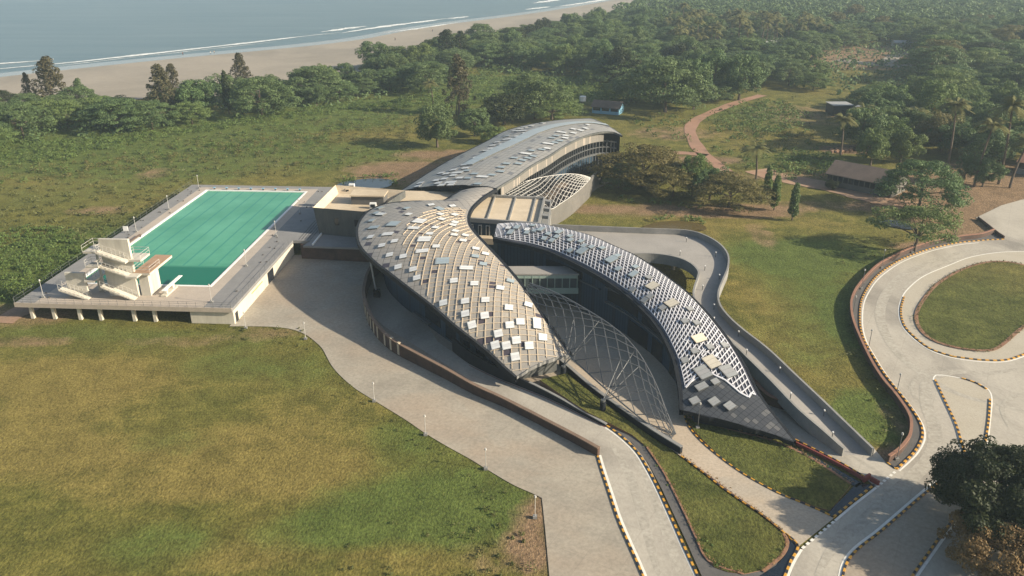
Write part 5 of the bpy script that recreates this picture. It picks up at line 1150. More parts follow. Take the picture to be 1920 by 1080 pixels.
for i, f in enumerate((.05, .1, .15, .2, .25, .3, .35, .42, .5, .56, .62, .68, .74, .8)):
    k = int(f * (len(ri) - 1)); a, c = Vector(ri[k]), Vector(ro[k]); p = a.lerp(c, .78 if i % 2 else .3) - Vector((0, 0, 1.05))
    lb = 'small grey bollard light standing on the winding concrete ramp'
    if r_proto is None:
        r_proto = thing('bollard_light', lb, 'bollard', p, 0, 'bollard lights on the ramp'); b = MB(); b.tube([(0, 0, 0), (0, 0, .75)], .06, 6); b.build('post', M['steel'], r_proto); b = MB(); b.tube([(0, 0, .75), (0, 0, .9)], .1, 8); b.build('cap', M['white'], r_proto)
    else: copy_thing(r_proto, p, 0, 1)
# ================================================================== sheds, boats, people
def shed(label, c0, c1, depth_, h, rh, wallm, roofm, name='shed', openings=0):
    a, c = at(*c0), at(*c1); d = c - a; L2 = d.length; rz = math.atan2(d.y, d.x); r = thing(name, label, 'shed', a, rz)
    b = MB(); b.box((L2 / 2, depth_ / 2, h / 2), (L2, depth_, h)); o = b.build('walls', M[wallm], r)
    b = MB(); e = .5
    A = [(-e, -e, h), (L2 + e, -e, h), (L2 + e, depth_ / 2, h + rh), (-e, depth_ / 2, h + rh)]; B = [(-e, depth_ + e, h), (L2 + e, depth_ + e, h)]
    b.face(A); b.face([B[1], B[0], A[3], A[2]]); b.face([(x, y, z - .15) for x, y, z in A][::-1]); b.face([(0, 0, h - .02), (0, depth_ / 2, h + rh - .2), (0, depth_, h - .02)], 1); b.face([(L2, 0, h - .02), (L2, depth_, h - .02), (L2, depth_ / 2, h + rh - .2)], 1)
    b.build('roof', [M[roofm], M[wallm]], r)
    if openings:
        for k in range(openings):
            bxs('window', 'glass', r, ((L2 * (k + .5) / openings, -.02, h * .68), (L2 / openings * .8, .1, h * .42)))
    return r
shed('long low shed with brown tiled roof and open pale walls beside the dirt track', (1549, 347), (1670, 372), 8.5, 2.9, 2.4, 'podium', 'rust_roof', openings=12)
shed('small brown roofed house with bright blue walls beyond the columned wing', (1110, 212), (1160, 216), 6.5, 2.2, 1.7, 'blue_wall', 'rust_roof', 'house', 3)
wt = thing('water_tank', 'white water tank standing beside the blue walled house', 'tank', at(1092, 206)); b = MB(); b.tube([(0, 0, 0), (0, 0, 3)], .2, 6); b.build('stand', M['steel'], wt); b = MB(); b.tube([(0, 0, 3), (0, 0, 4.6)], 1.1, 12); b.build('tank_body', M['white'], wt)
p = at(1561, 218); hb = thing('black_hut', 'black box hut with flat grey roof in the clearing on the right', 'hut', p, .05)
bxs('walls', 'black', hb, ((3.2, 3, 1.7), (6.4, 6, 3.4))); bxs('roof', 'grey_roof', hb, ((3.2, 3, 3.5), (7, 6.6, .2))); bxs('door', 'dark', hb, ((3.2, -.03, 1.1), (1.0, .1, 2.0)))
shed('grey metal roofed lean-to beside the black hut', (1601, 214), (1616, 217), 4, 2.0, .8, 'parapet', 'grey_roof')
shed('pale roofed house among the palms, left of the pair', (1422, 100), (1448, 97), 9, 3, 2, 'cream', 'grey_roof', 'house', 3)
shed('pale roofed house among the palms, right of the pair', (1458, 96), (1484, 91), 9, 3, 2, 'cream', 'grey_roof', 'house', 3)
shed('orange roofed hut at the right edge of the picture behind tall palms', (1905, 325), (1960, 335), 7, 3, 1.6, 'parapet', 'terracotta', 'house', 3)
shed('long white boundary shed at the back of the bare clearing', (1678, 88), (1728, 88), 5, 2.2, 1.0, 'cream', 'grey_roof')
def boat(label, px, py, rz, L_, col, col2):
    r = thing('fishing_boat', label, 'boat', at(px, py, .1), rz); b = MB(); ringp = []
    for k in range(9):
        f = k / 8; w = .9 * math.sin(math.pi * (.08 + .86 * f)) ** .6; zk = .15 + .8 * (2 * f - 1) ** 2 * .5; i = len(b.v); x = (f - .5) * L_
        b.v += [(x, -w, 1.0 + zk), (x, -w * .5, zk * .6), (x, w * .5, zk * .6), (x, w, 1.0 + zk), (x, w * .8, .7 + zk), (x, -w * .8, .7 + zk)]; ringp.append(i)
    for i, j in zip(ringp, ringp[1:]):
        for q in range(6): l = (q + 1) % 6; b.f.append((i + q, i + l, j + l, j + q)); b.m.append(0)
    b.build('hull', M[col], r); bxs('thwarts', col2, r, ((-1.2, 0, 1.0), (.4, 1.5, .08)), ((1.2, 0, 1.0), (.4, 1.5, .08))); return r
boat('wooden fishing boat with a teal cover drawn up on the sand by the trees', 722, 107, .3, 9, 'teal', 'wood'); boat('grey wooden fishing boat on the sand behind the teal covered one', 731, 100, .35, 9, 'parapet', 'wood'); boat('pale fishing boat far along the beach by the dark casuarinas', 801, 92, .3, 8, 'white', 'wood')
def person(label, px, py, top, legs, rz, stride=.18, z=-.6):
    r = thing('person', label, 'person', at(px, py, z), rz)
    V = [(0, 0, .95), (0, 0, 1.18), (0, 0, 1.40), (0, 0, 1.50), (0, 0, 1.60), (0, 0, 1.70), (.19, 0, 1.38), (.25, .05, 1.10), (.24, .16, .88), (-.19, 0, 1.38), (-.25, -.05, 1.10), (-.24, .10, .88), (.10, 0, .90), (.11, stride, .48), (.11, stride * .7, .06), (.11, stride * .7 + .16, .03), (-.10, 0, .90), (-.11, -stride, .48), (-.11, -stride * 1.5, .08), (-.11, -stride * 1.5 + .15, .03)]
    E = [(0, 1), (1, 2), (2, 3), (3, 4), (4, 5), (2, 6), (6, 7), (7, 8), (2, 9), (9, 10), (10, 11), (0, 12), (12, 13), (13, 14), (14, 15), (0, 16), (16, 17), (17, 18), (18, 19)]
    rad = [.13, .12, .14, .055, .095, .07, .065, .045, .035, .065, .045, .035, .09, .065, .045, .035, .09, .065, .045, .035]
    me = bpy.data.meshes.new('body'); me.from_pydata(V, E, []); o = bpy.data.objects.new('body', me); COL.objects.link(o); o.parent = r
    sk = o.modifiers.new('skin', 'SKIN'); me.skin_vertices.new() if not me.skin_vertices else None
    for k, q in enumerate(rad): me.skin_vertices[0].data[k].radius = (q, q); me.skin_vertices[0].data[k].use_root = (k == 0)
    o.modifiers.new('sub', 'SUBSURF').levels = 1; me.materials.append(M['skin'])
    b = MB(); b.tube([(0, 0, .92), (0, 0, 1.1), (0, 0, 1.3), (0, 0, 1.46)], [.17, .16, .185, .09], 10); b.build('shirt', M[top], r)
    b = MB()
    b.tube([(.09, 0, .95), (.11, stride, .48), (.11, stride * .75, .2)], [.115, .085, .07], 8); b.tube([(-.09, 0, .95), (-.11, -stride, .48), (-.11, -stride * 1.35, .2)], [.115, .085, .07], 8); b.build('trousers', M[legs], r)
    b = MB(); b.tube([(0, -.01, 1.60), (0, -.015, 1.68), (0, -.01, 1.73)], [.10, .105, .05], 8); b.build('hair', M['black'], r)
    b = MB()
    b.tube([(.03, .085, 1.63), (.03, .10, 1.63)], .012, 5); b.tube([(-.03, .085, 1.63), (-.03, .10, 1.63)], .012, 5); b.build('eyes', M['black'], r)
for x, y, tp, lg, l in ((343, 104, 'red', 'dark', 'person in a dark red top walking alone at the water edge'), (395, 102, 'white', 'navy', 'person in a white top, left of the pair at the water edge'), (402, 101, 'rooftop', 'steel', 'person in a cream top, right of the pair at the water edge'), (741, 76, 'navy', 'dark', 'person in dark clothes on the open sand behind the boats'), (811, 60, 'dark', 'navy', 'person in dark clothes far along the wet sand')):
    person(l, x, y, tp, lg, rnd.uniform(-1, 1))
# ================================================================== vegetation
def leaves(C, Nn, size, rs_, asp=.62):
    """one four-cornered leaf per row: centres, facing, size"""
    n = len(C); r_ = rs_.normal(size=(n, 3)); Nn = Nn / np.linalg.norm(Nn, axis=1, keepdims=True)
    a = np.cross(Nn, r_); a /= np.linalg.norm(a, axis=1, keepdims=True); c = np.cross(Nn, a)
    s_ = np.asarray(size).reshape(-1, 1) * .5
    v = np.stack([C - a * s_, C - c * s_ * asp, C + a * s_, C + c * s_ * asp], 1).reshape(-1, 3)
    return v, np.arange(4 * n).reshape(-1, 4)
def leaf_mesh(name, v, f, tone, mat):
    me = np_mesh(name, v, f); at_ = me.attributes.new('tone', 'FLOAT', 'POINT'); at_.data.foreach_set('value', np.repeat(tone, 4).astype(np.float32)); me.materials.append(M[mat]); return me
def clump_leaves(cl, per, size, rs_, up=.35, flat=1.0, jit=.55):
    """cl: rows of x, y, z, horizontal radius, vertical radius"""
    C, Nn, T = [], [], []
    for x, y, z, rx, rz in cl:
        d = rs_.normal(size=(per, 3)); d[:, 2] = d[:, 2] + up; d /= np.linalg.norm(d, axis=1, keepdims=True)
        k = rs_.uniform(.55, 1.0, (per, 1)) ** .6
        C.append(np.array([x, y, z]) + d * k * np.array([rx, rx, rz])); Nn.append(d * np.array([1, 1, flat]) + rs_.normal(size=(per, 3)) * jit + (0, 0, .25))
        T.append(np.clip(rs_.rand() * .7 + rs_.rand(per) * .45 - .1, 0, 1))
    C = np.concatenate(C); Nn = np.concatenate(Nn); T = np.concatenate(T)
    v, f = leaves(C, Nn, size * rs_.uniform(.6, 1.35, len(C)), rs_); return v, f, T
def trunk_mesh(name, h, r0, tips, rs_, mat='bark'):
    b = MB(); n = 5; pts = [(rs_.normal() * .12 * k * .3, rs_.normal() * .12 * k * .3, h * k / n) for k in range(n + 1)]
    b.tube(pts, [r0 * (1.25 if k == 0 else 1 - .45 * k / n) for k in range(n + 1)], 7)
    top = Vector(pts[-1])
    for x, y, z in tips:
        e = Vector((x, y, z)); m1 = top.lerp(e, .35) + Vector((0, 0, (e.z - top.z) * .05)); m2 = top.lerp(e, .7) + Vector((rs_.normal() * .3, rs_.normal() * .3, .2))
        b.tube([top - Vector((0, 0, .3)), m1, m2, e], [r0 * .5, r0 * .36, r0 * .22, r0 * .08], 5)
    me = bpy.data.meshes.new(name); me.from_pydata(b.v, [], b.f); me.materials.append(M[mat]); return me
PROTO = {}
def add_tree(kind, crown, trunk, extra=()):
    PROTO.setdefault(kind, []).append((crown, trunk, extra))
def make_umbrella(seed, R_=10.0, H=11.0, per=150, ncl=120, size=.43, drop=.55, low=.3):
    r_ = np.random.RandomState(seed); cl = []
    ph = r_.rand(4) * 6.28
    for i in range(ncl):
        a = r_.rand() * 6.283; q = math.sqrt(r_.rand()); edge = 1 + .16 * math.sin(3 * a + ph[0]) + .12 * math.sin(5 * a + ph[1]) + .06 * math.sin(9 * a + ph[2])
        z = H * (1 - drop * q ** 2.3) - abs(r_.normal()) * .5
        if i < ncl * low: q = r_.uniform(.62, .98); z = H * r_.uniform(.24, .6)
        rr = R_ * q * edge * .9
        z = round(z / 1.15) * 1.15 + r_.normal() * .2
        k = r_.uniform(.75, 1.3) * R_ * .17
        cl.append((rr * math.cos(a), rr * math.sin(a), z, k * 1.15, k * .40))
    v, f, t = clump_leaves(cl, per, size, r_, .5, 1.6)
    tips = [cl[i][:3] for i in r_.choice(ncl, 9, False)]
    return v, f, t, trunk_mesh('trunk', H * .36, .38, [(x * .7, y * .7, max(z - .9, H * .45)) for x, y, z in tips], r_)
def make_round(seed, R_=5.0, H=9.0, per=150, ncl=80, size=.37, z0=.14):
    r_ = np.random.RandomState(seed); cl = []; ph = r_.rand(3) * 6.28
    cz = H * (1 + z0) / 2; hz = H * (1 - z0) / 2
    for i in range(ncl):
        d = r_.normal(size=3); d /= np.linalg.norm(d); a = math.atan2(d[1], d[0]); lump = 1 + .18 * math.sin(2 * a + ph[0] + d[2] * 2) + .14 * math.sin(5 * a + ph[1] - 3 * d[2])
        q = r_.uniform(.62, .93); k = r_.uniform(.7, 1.3) * R_ * .24
        cl.append((d[0] * R_ * q * lump, d[1] * R_ * q * lump, cz + d[2] * hz * q * lump, k, k * .75))
    v, f, t = clump_leaves(cl, per, size, r_, .25, 1.0)
    return v, f, t, trunk_mesh('trunk', H * .35, .3, [cl[i][:3] for i in r_.choice(ncl, 6, False)], r_)
def make_casuarina(seed, R_=3.2, H=13.0, per=42, ncl=130, size=.36, wide=.75):
    r_ = np.random.RandomState(seed); cl = []
    for i in range(ncl):
        q = r_.rand() ** .8; z = H * (.08 + .92 * q); rad = R_ * (1 - q) ** wide * (.5 + .5 * min(1, q * 5)) + .25; a = r_.rand() * 6.283; u = r_.uniform(.35, 1.1)
        k = r_.uniform(.5, 1.0) * R_ * .24
        cl.append((rad * u * math.cos(a), rad * u * math.sin(a), z, k * .8, k * 1.3))
    v, f, t = clump_leaves(cl, per, size, r_, .6, .6, .9)
    return v, f, t, trunk_mesh('trunk', H * .85, .22, [(cl[i][0], cl[i][1], cl[i][2]) for i in r_.choice(ncl, 5, False) if cl[i][2] > H * .86] or [(0, 0, H * .97)], r_)
def make_column(seed, R_=1.15, H=8.5):
    r_ = np.random.RandomState(seed); cl = []
    for i in range(70):
        q = r_.rand(); z = H * (.14 + .84 * q); rad = R_ * (1 - q) ** .45 * min(1, .5 + q * 4); a = r_.rand() * 6.283; k = r_.uniform(.3, .55)
        cl.append((rad * .7 * math.cos(a), rad * .7 * math.sin(a), z, k, k * 1.3))
    v, f, t = clump_leaves(cl, 60, .34, r_, -.3, .5)
    return v, f, t, trunk_mesh('trunk', H * .8, .13, [(0, 0, H * .9)], r_)
for k in range(5):
    v, f, t, tm = make_umbrella(20 + k, drop=.48 + .06 * (k % 3)); add_tree('umbrella', (v, f, t), tm)
for k in range(4):
    v, f, t, tm = make_round(40 + k, H=8.2 + .6 * k); add_tree('round', (v, f, t), tm)
for k in range(3):
    v, f, t, tm = make_casuarina(60 + k); add_tree('casuarina', (v, f, t), tm)
for k in range(3):
    v, f, t, tm = make_column(70 + k); add_tree('column', (v, f, t), tm)
v, f, t, tm = make_umbrella(91, 8.0, 7.5, 110, 80, .36, .35, 0); add_tree('sparse', (v, f, t), tm)
def make_palm(seed, H=11.0):
    r_ = np.random.RandomState(seed); C, tone = [], []; nf = 24
    bend = r_.normal(size=2) * .7; top = np.array([bend[0], bend[1], H])
    vs, fs, tn = [], [], []
    for k in range(nf):
        a = 6.283 * k / nf * 1.62 + r_.normal() * .2; el = r_.uniform(-.5, 1.25); L2 = r_.uniform(3.4, 4.8); d = np.array([math.cos(a), math.sin(a), 0]); side = np.array([-d[1], d[0], 0]); pts = []
        for q in np.linspace(0, 1, 13):
            x = L2 * q * math.cos(el) * (1 - .15 * q); z = L2 * (q * math.sin(el) - q * q * (.25 + .4 * (el > 0))); pts.append(top + d * x + (0, 0, z))
        to = r_.rand()
        for i in range(12):
            p, q = pts[i], pts[i + 1]; fr_ = (i + .5) / 12; w = .75 * math.sin(math.pi * min(1, .12 + fr_ * .88)) ** .6
            for sg in (1, -1):
                tip = (p + q) / 2 + side * sg * w + d * .35 + (0, 0, -.45 * w); j = len(vs); vs += [p, (p * .08 + q * .92), tip + d * .10, tip - d * .06]; fs.append((j, j + 1, j + 2, j + 3)); tn.append(np.clip(to * .6 + r_.rand() * .4, 0, 1))
    b = MB(); b.tube([(bend[0] * q * q, bend[1] * q * q, H * q) for q in np.linspace(0, 1, 7)], [.24 - .1 * q for q in np.linspace(0, 1, 7)], 7)
    me = bpy.data.meshes.new('trunk'); me.from_pydata(b.v, [], b.f); me.materials.append(M['bark']); add_tree('palm', (np.array(vs), np.array(fs), np.array(tn)), me)
for k in range(4): make_palm(80 + k, 9.5 + 1.0 * k)
CACHE = {}
SIZE = {'umbrella': (20.0, 11.6), 'round': (10.8, 9.2), 'casuarina': (6.2, 13.2), 'column': (2.7, 8.6), 'sparse': (16, 8.0), 'palm': (7.0, 11.5)}
KIND_NAME = {'umbrella': 'spreading_tree', 'round': 'broadleaf_tree', 'casuarina': 'casuarina_tree', 'column': 'columnar_tree', 'sparse': 'spreading_tree', 'palm': 'palm_tree'}
def plant(kind, mat, loc_, sx, sz, label, group=None, var=None, rz=None):
    vs = PROTO[kind]; i = rnd.randrange(len(vs)) if var is None else var % len(vs); key = (kind, i, mat); rz = rnd.uniform(0, 6.28) if rz is None else rz
    if key not in CACHE:
        (v, f, t), tm, _ = vs[i]; r = thing(KIND_NAME[kind], label, 'palm' if kind == 'palm' else 'tree')
        me = leaf_mesh('crown', v, f, t, mat); o = bpy.data.objects.new('crown', me); COL.objects.link(o); o.parent = r
        o = bpy.data.objects.new('trunk', tm); COL.objects.link(o); o.parent = r; CACHE[key] = r
        r.location = loc_; r.rotation_euler = (0, 0, rz); r.scale = (sx, sx, sz)
        if group: r['group'] = group
        return r
    r = copy_thing(CACHE[key], loc_, rz, (sx, sx, sz), label)
    if group: r['group'] = group
    elif 'group' in r: del r['group']
    return r
def plant_px(kind, mat, x, y, w, h, label, group=None, var=None):
    """x, y: foot of the trunk in the photo; w, h: width and height it covers there"""
    zc = depth(y); dep = PITCH + math.atan((y - 540) / FPX); W0, H0 = SIZE[kind]; m_ = zc / FPX
    wm = w * m_; hm = max(.35 * wm if kind in ('umbrella', 'sparse') else 2, (h * m_ - .25 * wm * math.sin(dep)) / math.cos(dep)) if kind not in ('column', 'casuarina', 'palm') else h * m_ / math.cos(dep)
    return plant(kind, mat, at(x, y), wm / W0, hm / H0, label, group, var)
for a in (
    ('sparse', 'leaf_light', 1714, 471, 150, 95, 'light green umbrella tree with visible trunk behind the roundabout wall'),
    ('umbrella', 'leaf', 1722, 392, 162, 100, 'dense green spreading tree hiding the right end of the long shed'),
    ('column', 'leaf_light', 1438, 363, 20, 52, 'slim columnar tree furthest from the roundabout, beside the lone palm'),
    ('column', 'leaf_light', 1451, 394, 23, 66, 'slim columnar tree in the middle of the row of three'),
    ('column', 'leaf', 1485, 413, 24, 68, 'leaning columnar tree standing alone on the lawn'),
    ('palm', 'frond', 1417, 338, 58, 68, 'lone coconut palm behind the columnar trees'),
    ('umbrella', 'leaf_brown', 1205, 350, 178, 88, 'large olive brown tree pressed against the end of the columned wing'),
    ('umbrella', 'leaf_brown', 1262, 368, 130, 68, 'olive brown tree filling the gap between the wing and the bright round tree'),
    ('umbrella', 'leaf', 1160, 352, 90, 50, 'low green tree at the foot of the podium under the large olive brown one'),
    ('round', 'leaf', 1330, 374, 80, 66, 'dark green tree squeezed between the bright round tree and the mottled one'),
    ('round', 'leaf_light', 1297, 368, 56, 74, 'bright green round tree behind the mottled tree on the lawn'),
    ('umbrella', 'leaf_brown', 1366, 388, 150, 70, 'mottled olive tree on the lawn beside the columnar trees'),
    ('round', 'leaf', 820, 276, 86, 84, 'green tree with bare pale trunk left of the grey roof'),
    ('casuarina', 'needle', 861, 215, 62, 104, 'tall brown casuarina rising above the wood behind the grey roof'),
    ('round', 'leaf_dark', 945, 232, 100, 66, 'dark brown crowned tree behind the left of the grey roof'),
    ('round', 'leaf', 1003, 222, 110, 76, 'tall green tree behind the middle of the grey roof'),
    ('round', 'leaf', 890, 255, 70, 60, 'dark leafy tree in the corner left of the grey roof'),
    ('umbrella', 'leaf_light', 1035, 224, 120, 46, 'wide bright green tree behind the crest of the grey roof'),
    ('round', 'leaf_light', 920, 268, 50, 40, 'small pale green tree touching the grey roof'),
    ('palm', 'frond', 812, 195, 34, 44, 'yellowing small palm left of the tall brown casuarina'),
    ('palm', 'frond', 856, 215, 36, 50, 'yellowing small palm in front of the tall brown casuarina'),
    ('umbrella', 'leaf', 1247, 210, 180, 105, 'very wide layered tree on the near edge of the wood by the blue walled house'),
    ('umbrella', 'leaf', 1165, 152, 130, 60, 'wide layered tree in the wood above the crest of the grey roof'),
    ('round', 'leaf', 1385, 188, 90, 92, 'tall rounded tree on the wood edge above the red track'),
    ('round', 'leaf', 1335, 180, 90, 80, 'rounded tree left of the tallest one on the wood edge'),
    ('round', 'leaf', 1300, 205, 70, 85, 'bright rounded tree at the end of the red track'),
    ('casuarina', 'needle', 105, 205, 72, 92, 'bushy grey brown casuarina at the left end of the beach belt'),
    ('casuarina', 'needle', 60, 200, 30, 60, 'thin bare casuarina left of the bushy one'),
    ('casuarina', 'leaf', 155, 202, 34, 52, 'small green casuarina right of the bushy grey brown one'),
    ('casuarina', 'needle', 312, 222, 70, 94, 'ragged grey casuarina in the middle of the beach belt'),
    ('casuarina', 'needle', 330, 190, 40, 66, 'thin casuarina behind the ragged grey one'),
    ('casuarina', 'needle', 455, 170, 48, 66, 'pointed casuarina standing above the beach belt'),
    ('column', 'leaf_dark', 430, 214, 20, 78, 'dark narrow tree like a cypress in the beach belt'),
    ('umbrella', 'leaf', 492, 216, 130, 76, 'broad layered tree right of the dark narrow one in the beach belt'),
    ('umbrella', 'leaf', 222, 246, 126, 66, 'broad layered tree below the beach in the left belt'),
    ('umbrella', 'leaf_light', 128, 240, 80, 56, 'pale green tree between two broad ones at the left of the belt'),
    ('umbrella', 'leaf', 45, 258, 110, 70, 'broad green tree at the left edge of the picture'),
    ('umbrella', 'leaf', 590, 188, 120, 66, 'broad layered tree where the beach belt begins to widen'),
    ('round', 'leaf', 375, 216, 90, 72, 'rounded green tree behind the ragged grey casuarina'),
    ('casuarina', 'leaf_dark', 838, 118, 62, 58, 'dark casuarina by the sand, left of the pair'),
    ('casuarina', 'leaf_dark', 864, 116, 44, 54, 'dark casuarina by the sand, right of the pair'),
    ('casuarina', 'leaf', 1058, 60, 30, 32, 'pointed tree on the beach edge of the far wood'),
    ('palm', 'frond', 1576, 290, 56, 66, 'coconut palm beside the rubble heap'),
    ('round', 'leaf_light', 1632, 310, 66, 76, 'pale rounded tree at the left of the palm grove by the long shed'),
    ('round', 'leaf_light', 1688, 305, 70, 74, 'pale rounded tree behind the long shed, beside the spreading one'),
    ('round', 'leaf_light', 1660, 258, 84, 66, 'pale round crowned tree at the back of the grove near the black hut'),
    ('round', 'leaf', 1712, 270, 64, 70, 'mid green tree in the grove behind the long shed'),
    ('palm', 'frond', 1618, 262, 60, 64, 'coconut palm in the grove just right of the black hut'),
    ('palm', 'frond', 1706, 262, 60, 66, 'coconut palm leaning out of the right of the grove'),
    ('palm', 'frond', 1776, 312, 66, 102, 'tall coconut palm with slim pale trunk, leftmost of the tall row'),
    ('palm', 'frond', 1826, 350, 66, 104, 'tall coconut palm, second of the tall row at the right'),
    ('palm', 'frond', 1872, 345, 74, 140, 'tallest coconut palm of the row at the right'),
    ('palm', 'frond', 1893, 352, 70, 96, 'coconut palm at the right edge in front of the orange roofed hut'),
    ('round', 'leaf', 1842, 350, 62, 60, 'low green tree between the trunks of the tall palms'),
    ('round', 'leaf', 1806, 342, 36, 52, 'small green tree under the second tall palm'),
    ('round', 'leaf', 1775, 272, 70, 60, 'dark green tree behind the leftmost tall palm'),
    ('round', 'leaf', 1840, 268, 80, 70, 'dark green tree behind the tallest palm'),
    ('round', 'leaf', 1905, 262, 80, 66, 'dark green tree behind the palms at the right edge'),
    ('round', 'flower', 1741, 214, 30, 26, 'small tree covered in yellow blossom in the wood on the right'),
    ('round', 'leaf_dark', 1560, 355, 30, 14, 'low dark bush tree at the left end of the long shed')): plant_px(*a)
# ---- woods: trees that only their place tells apart
def inside(x, y, poly):
    c = False; n = len(poly)
    for i in range(n):
        (x1, y1), (x2, y2) = poly[i], poly[i - 1]
        if (y1 > y) != (y2 > y) and x < (x2 - x1) * (y - y1) / (y2 - y1) + x1: c = not c
    return c
BELT = [(-60, 215), (60, 200), (200, 205), (330, 195), (420, 190), (520, 170), (640, 145), (720, 126), (760, 150), (740, 178), (650, 196), (560, 206), (420, 226), (300, 244), (200, 258), (90, 268), (-60, 285)]
WOOD = [(700, 128), (800, 105), (900, 84), (1000, 68), (1130, 42), (1215, 12), (1290, -18), (1340, -40), (1400, -62), (2500, -90), (2700, 140), (2200, 300), (1990, 260), (1900, 240), (1780, 236), (1660, 222), (1610, 208), (1590, 180), (1540, 170), (1470, 168), (1420, 158), (1395, 176), (1360, 190), (1280, 200), (1180, 196), (1130, 165), (1030, 152), (930, 132), (880, 132), (830, 170), (770, 185), (730, 160)]
GAPS = [[(1545, 98), (1640, 82), (1725, 86), (1750, 128), (1735, 188), (1640, 190), (1560, 180), (1525, 130)], [(880, 122), (960, 128), (1000, 146), (960, 170), (900, 150)], [(1415, 82), (1490, 80), (1490, 108), (1415, 108)], [(1040, 142), (1100, 150), (1090, 172), (1030, 170)]]
GROVE = [(1610, 214), (1700, 226), (1800, 240), (1940, 250), (1960, 322), (1905, 300), (1850, 330), (1800, 322), (1745, 312), (1650, 300), (1610, 280)]
PALMS = [(1240, 70), (1280, 30), (1420, 18), (1560, 30), (1545, 84), (1490, 92), (1400, 104), (1320, 110), (1270, 110)]
PALMS2 = [(1590, 60), (1600, 22), (1760, 14), (1720, 62)]
def sample(poly, step, seed, jit=.42):
    r_ = random.Random(seed); W2 = [at(x, max(y, -95)) for x, y in poly]; x0, x1 = min(p.x for p in W2), max(p.x for p in W2); y0, y1 = min(p.y for p in W2), max(p.y for p in W2); out = []
    y = y0
    while y < min(y1, 1500):
        x = x0; st = step if y < 480 else step * (1 + (y - 480) / 700)
        while x < x1:
            q = (x + r_.uniform(-jit, jit) * st, y + r_.uniform(-jit, jit) * st); p = proj((q[0], q[1], 0))
            if inside(p[0], p[1], poly): out.append((q[0], q[1], p[0], p[1]))
            x += st
        y += st
    return out
trees = []
for q in sample(BELT, 11, 1): trees.append((q, 'umbrella' if rnd.random() < .7 else 'round'))
for q in sample(WOOD, 12, 2):
    if any(inside(q[2], q[3], g_) for g_ in GAPS): continue
    if inside(q[2], q[3], PALMS) or inside(q[2], q[3], PALMS2):
        if rnd.random() < .45: continue
    trees.append((q, 'umbrella' if rnd.random() < .66 else 'round'))
for q in sample(GROVE, 9.5, 4): trees.append((q, 'round'))
for pl_ in (PALMS, PALMS2):
    for q in sample(pl_, 11, 3): trees.append((q, 'palm'))
# keep the individually described trees clear
fixed = [(o.location.x, o.location.y) for o in COL.objects if o.parent is None and o.get('category') in ('tree', 'palm')]
trees = [t for t in trees if all((t[0][0] - x) ** 2 + (t[0][1] - y) ** 2 > 49 for x, y in fixed)]
trees.sort(key=lambda t: t[0][0] ** 2 + t[0][1] ** 2)
WL = {'umbrella': ('layered green tree in the wood between beach and clearing', 'layered trees of the wood'), 'round': ('rounded green tree in the wood between beach and clearing', 'rounded trees of the wood'), 'palm': ('coconut palm in the hazy far palm grove', 'palms of the far grove')}
BLb = {'umbrella': ('layered green tree in the thin belt along the left of the beach', 'layered trees of the beach belt'), 'round': ('rounded green tree in the thin belt along the left of the beach', 'rounded trees of the beach belt')}
RLb = {'umbrella': ('layered green tree in the wood at the upper right', 'layered trees of the upper right wood'), 'round': ('rounded green tree in the wood at the upper right', 'rounded trees of the upper right wood')}
far_v, far_f, far_t, nfar = [], [], [], 0
cnt = {'umbrella': 0, 'round': 0, 'palm': 0}
rs_f = np.random.RandomState(12)
for q, kind in trees:
    infr = -60 < q[2] < 1980 and q[3] > -40
    if cnt[kind] < {'umbrella': 290, 'round': 170, 'palm': 70}[kind] and infr:
        cnt[kind] += 1
        sc = rnd.uniform(.62, 1.02) if kind == 'umbrella' else rnd.uniform(.95, 1.5) if kind == 'round' else rnd.uniform(1.0, 1.35)
        if q[2] < 760 and q[3] > 140 and kind != 'palm': sc *= .8
        if kind == 'umbrella' and q[2] > 1740: sc *= 1.25
        lab = WL[kind] if kind == 'palm' or 760 <= q[2] < 1500 else BLb[kind] if q[2] < 760 else RLb[kind]
        mt = 'frond' if kind == 'palm' else rnd.choice(('leaf', 'leaf', 'leaf', 'leaf_brown' if q[2] > 1500 else 'leaf', 'leaf_light', 'leaf_light', 'leaf_dark' if rnd.random() < .3 else 'leaf'))
        plant(kind, mt, (q[0], q[1], -.1), sc, sc * rnd.uniform(.75, 1.05), lab[0], lab[1])
    else:
        nfar += 1; cl = []; R_ = rnd.uniform(6, 10)
        for k in range(16):
            a = rnd.random() * 6.28; u = math.sqrt(rnd.random()); cl.append((q[0] + R_ * u * math.cos(a), q[1] + R_ * u * math.sin(a), 9.5 - 3.6 * u * u + rnd.uniform(-1, .5), R_ * .26, R_ * .14))
        v, f, t = clump_leaves(cl, 22, 1.5, rs_f, .5, 1.5); far_f.append(f + sum(len(z) for z in far_v)); far_v.append(v); far_t.append(t)
if far_v:
    o = bpy.data.objects.new('far_woods', leaf_mesh('far_woods', np.concatenate(far_v), np.concatenate(far_f), np.concatenate(far_t), 'leaf')); COL.objects.link(o); tag(o, 'hazy far woodland merging into one mass beyond the palm grove', 'woods', None, 'stuff')
print('trees', len(trees), cnt, 'far', nfar)
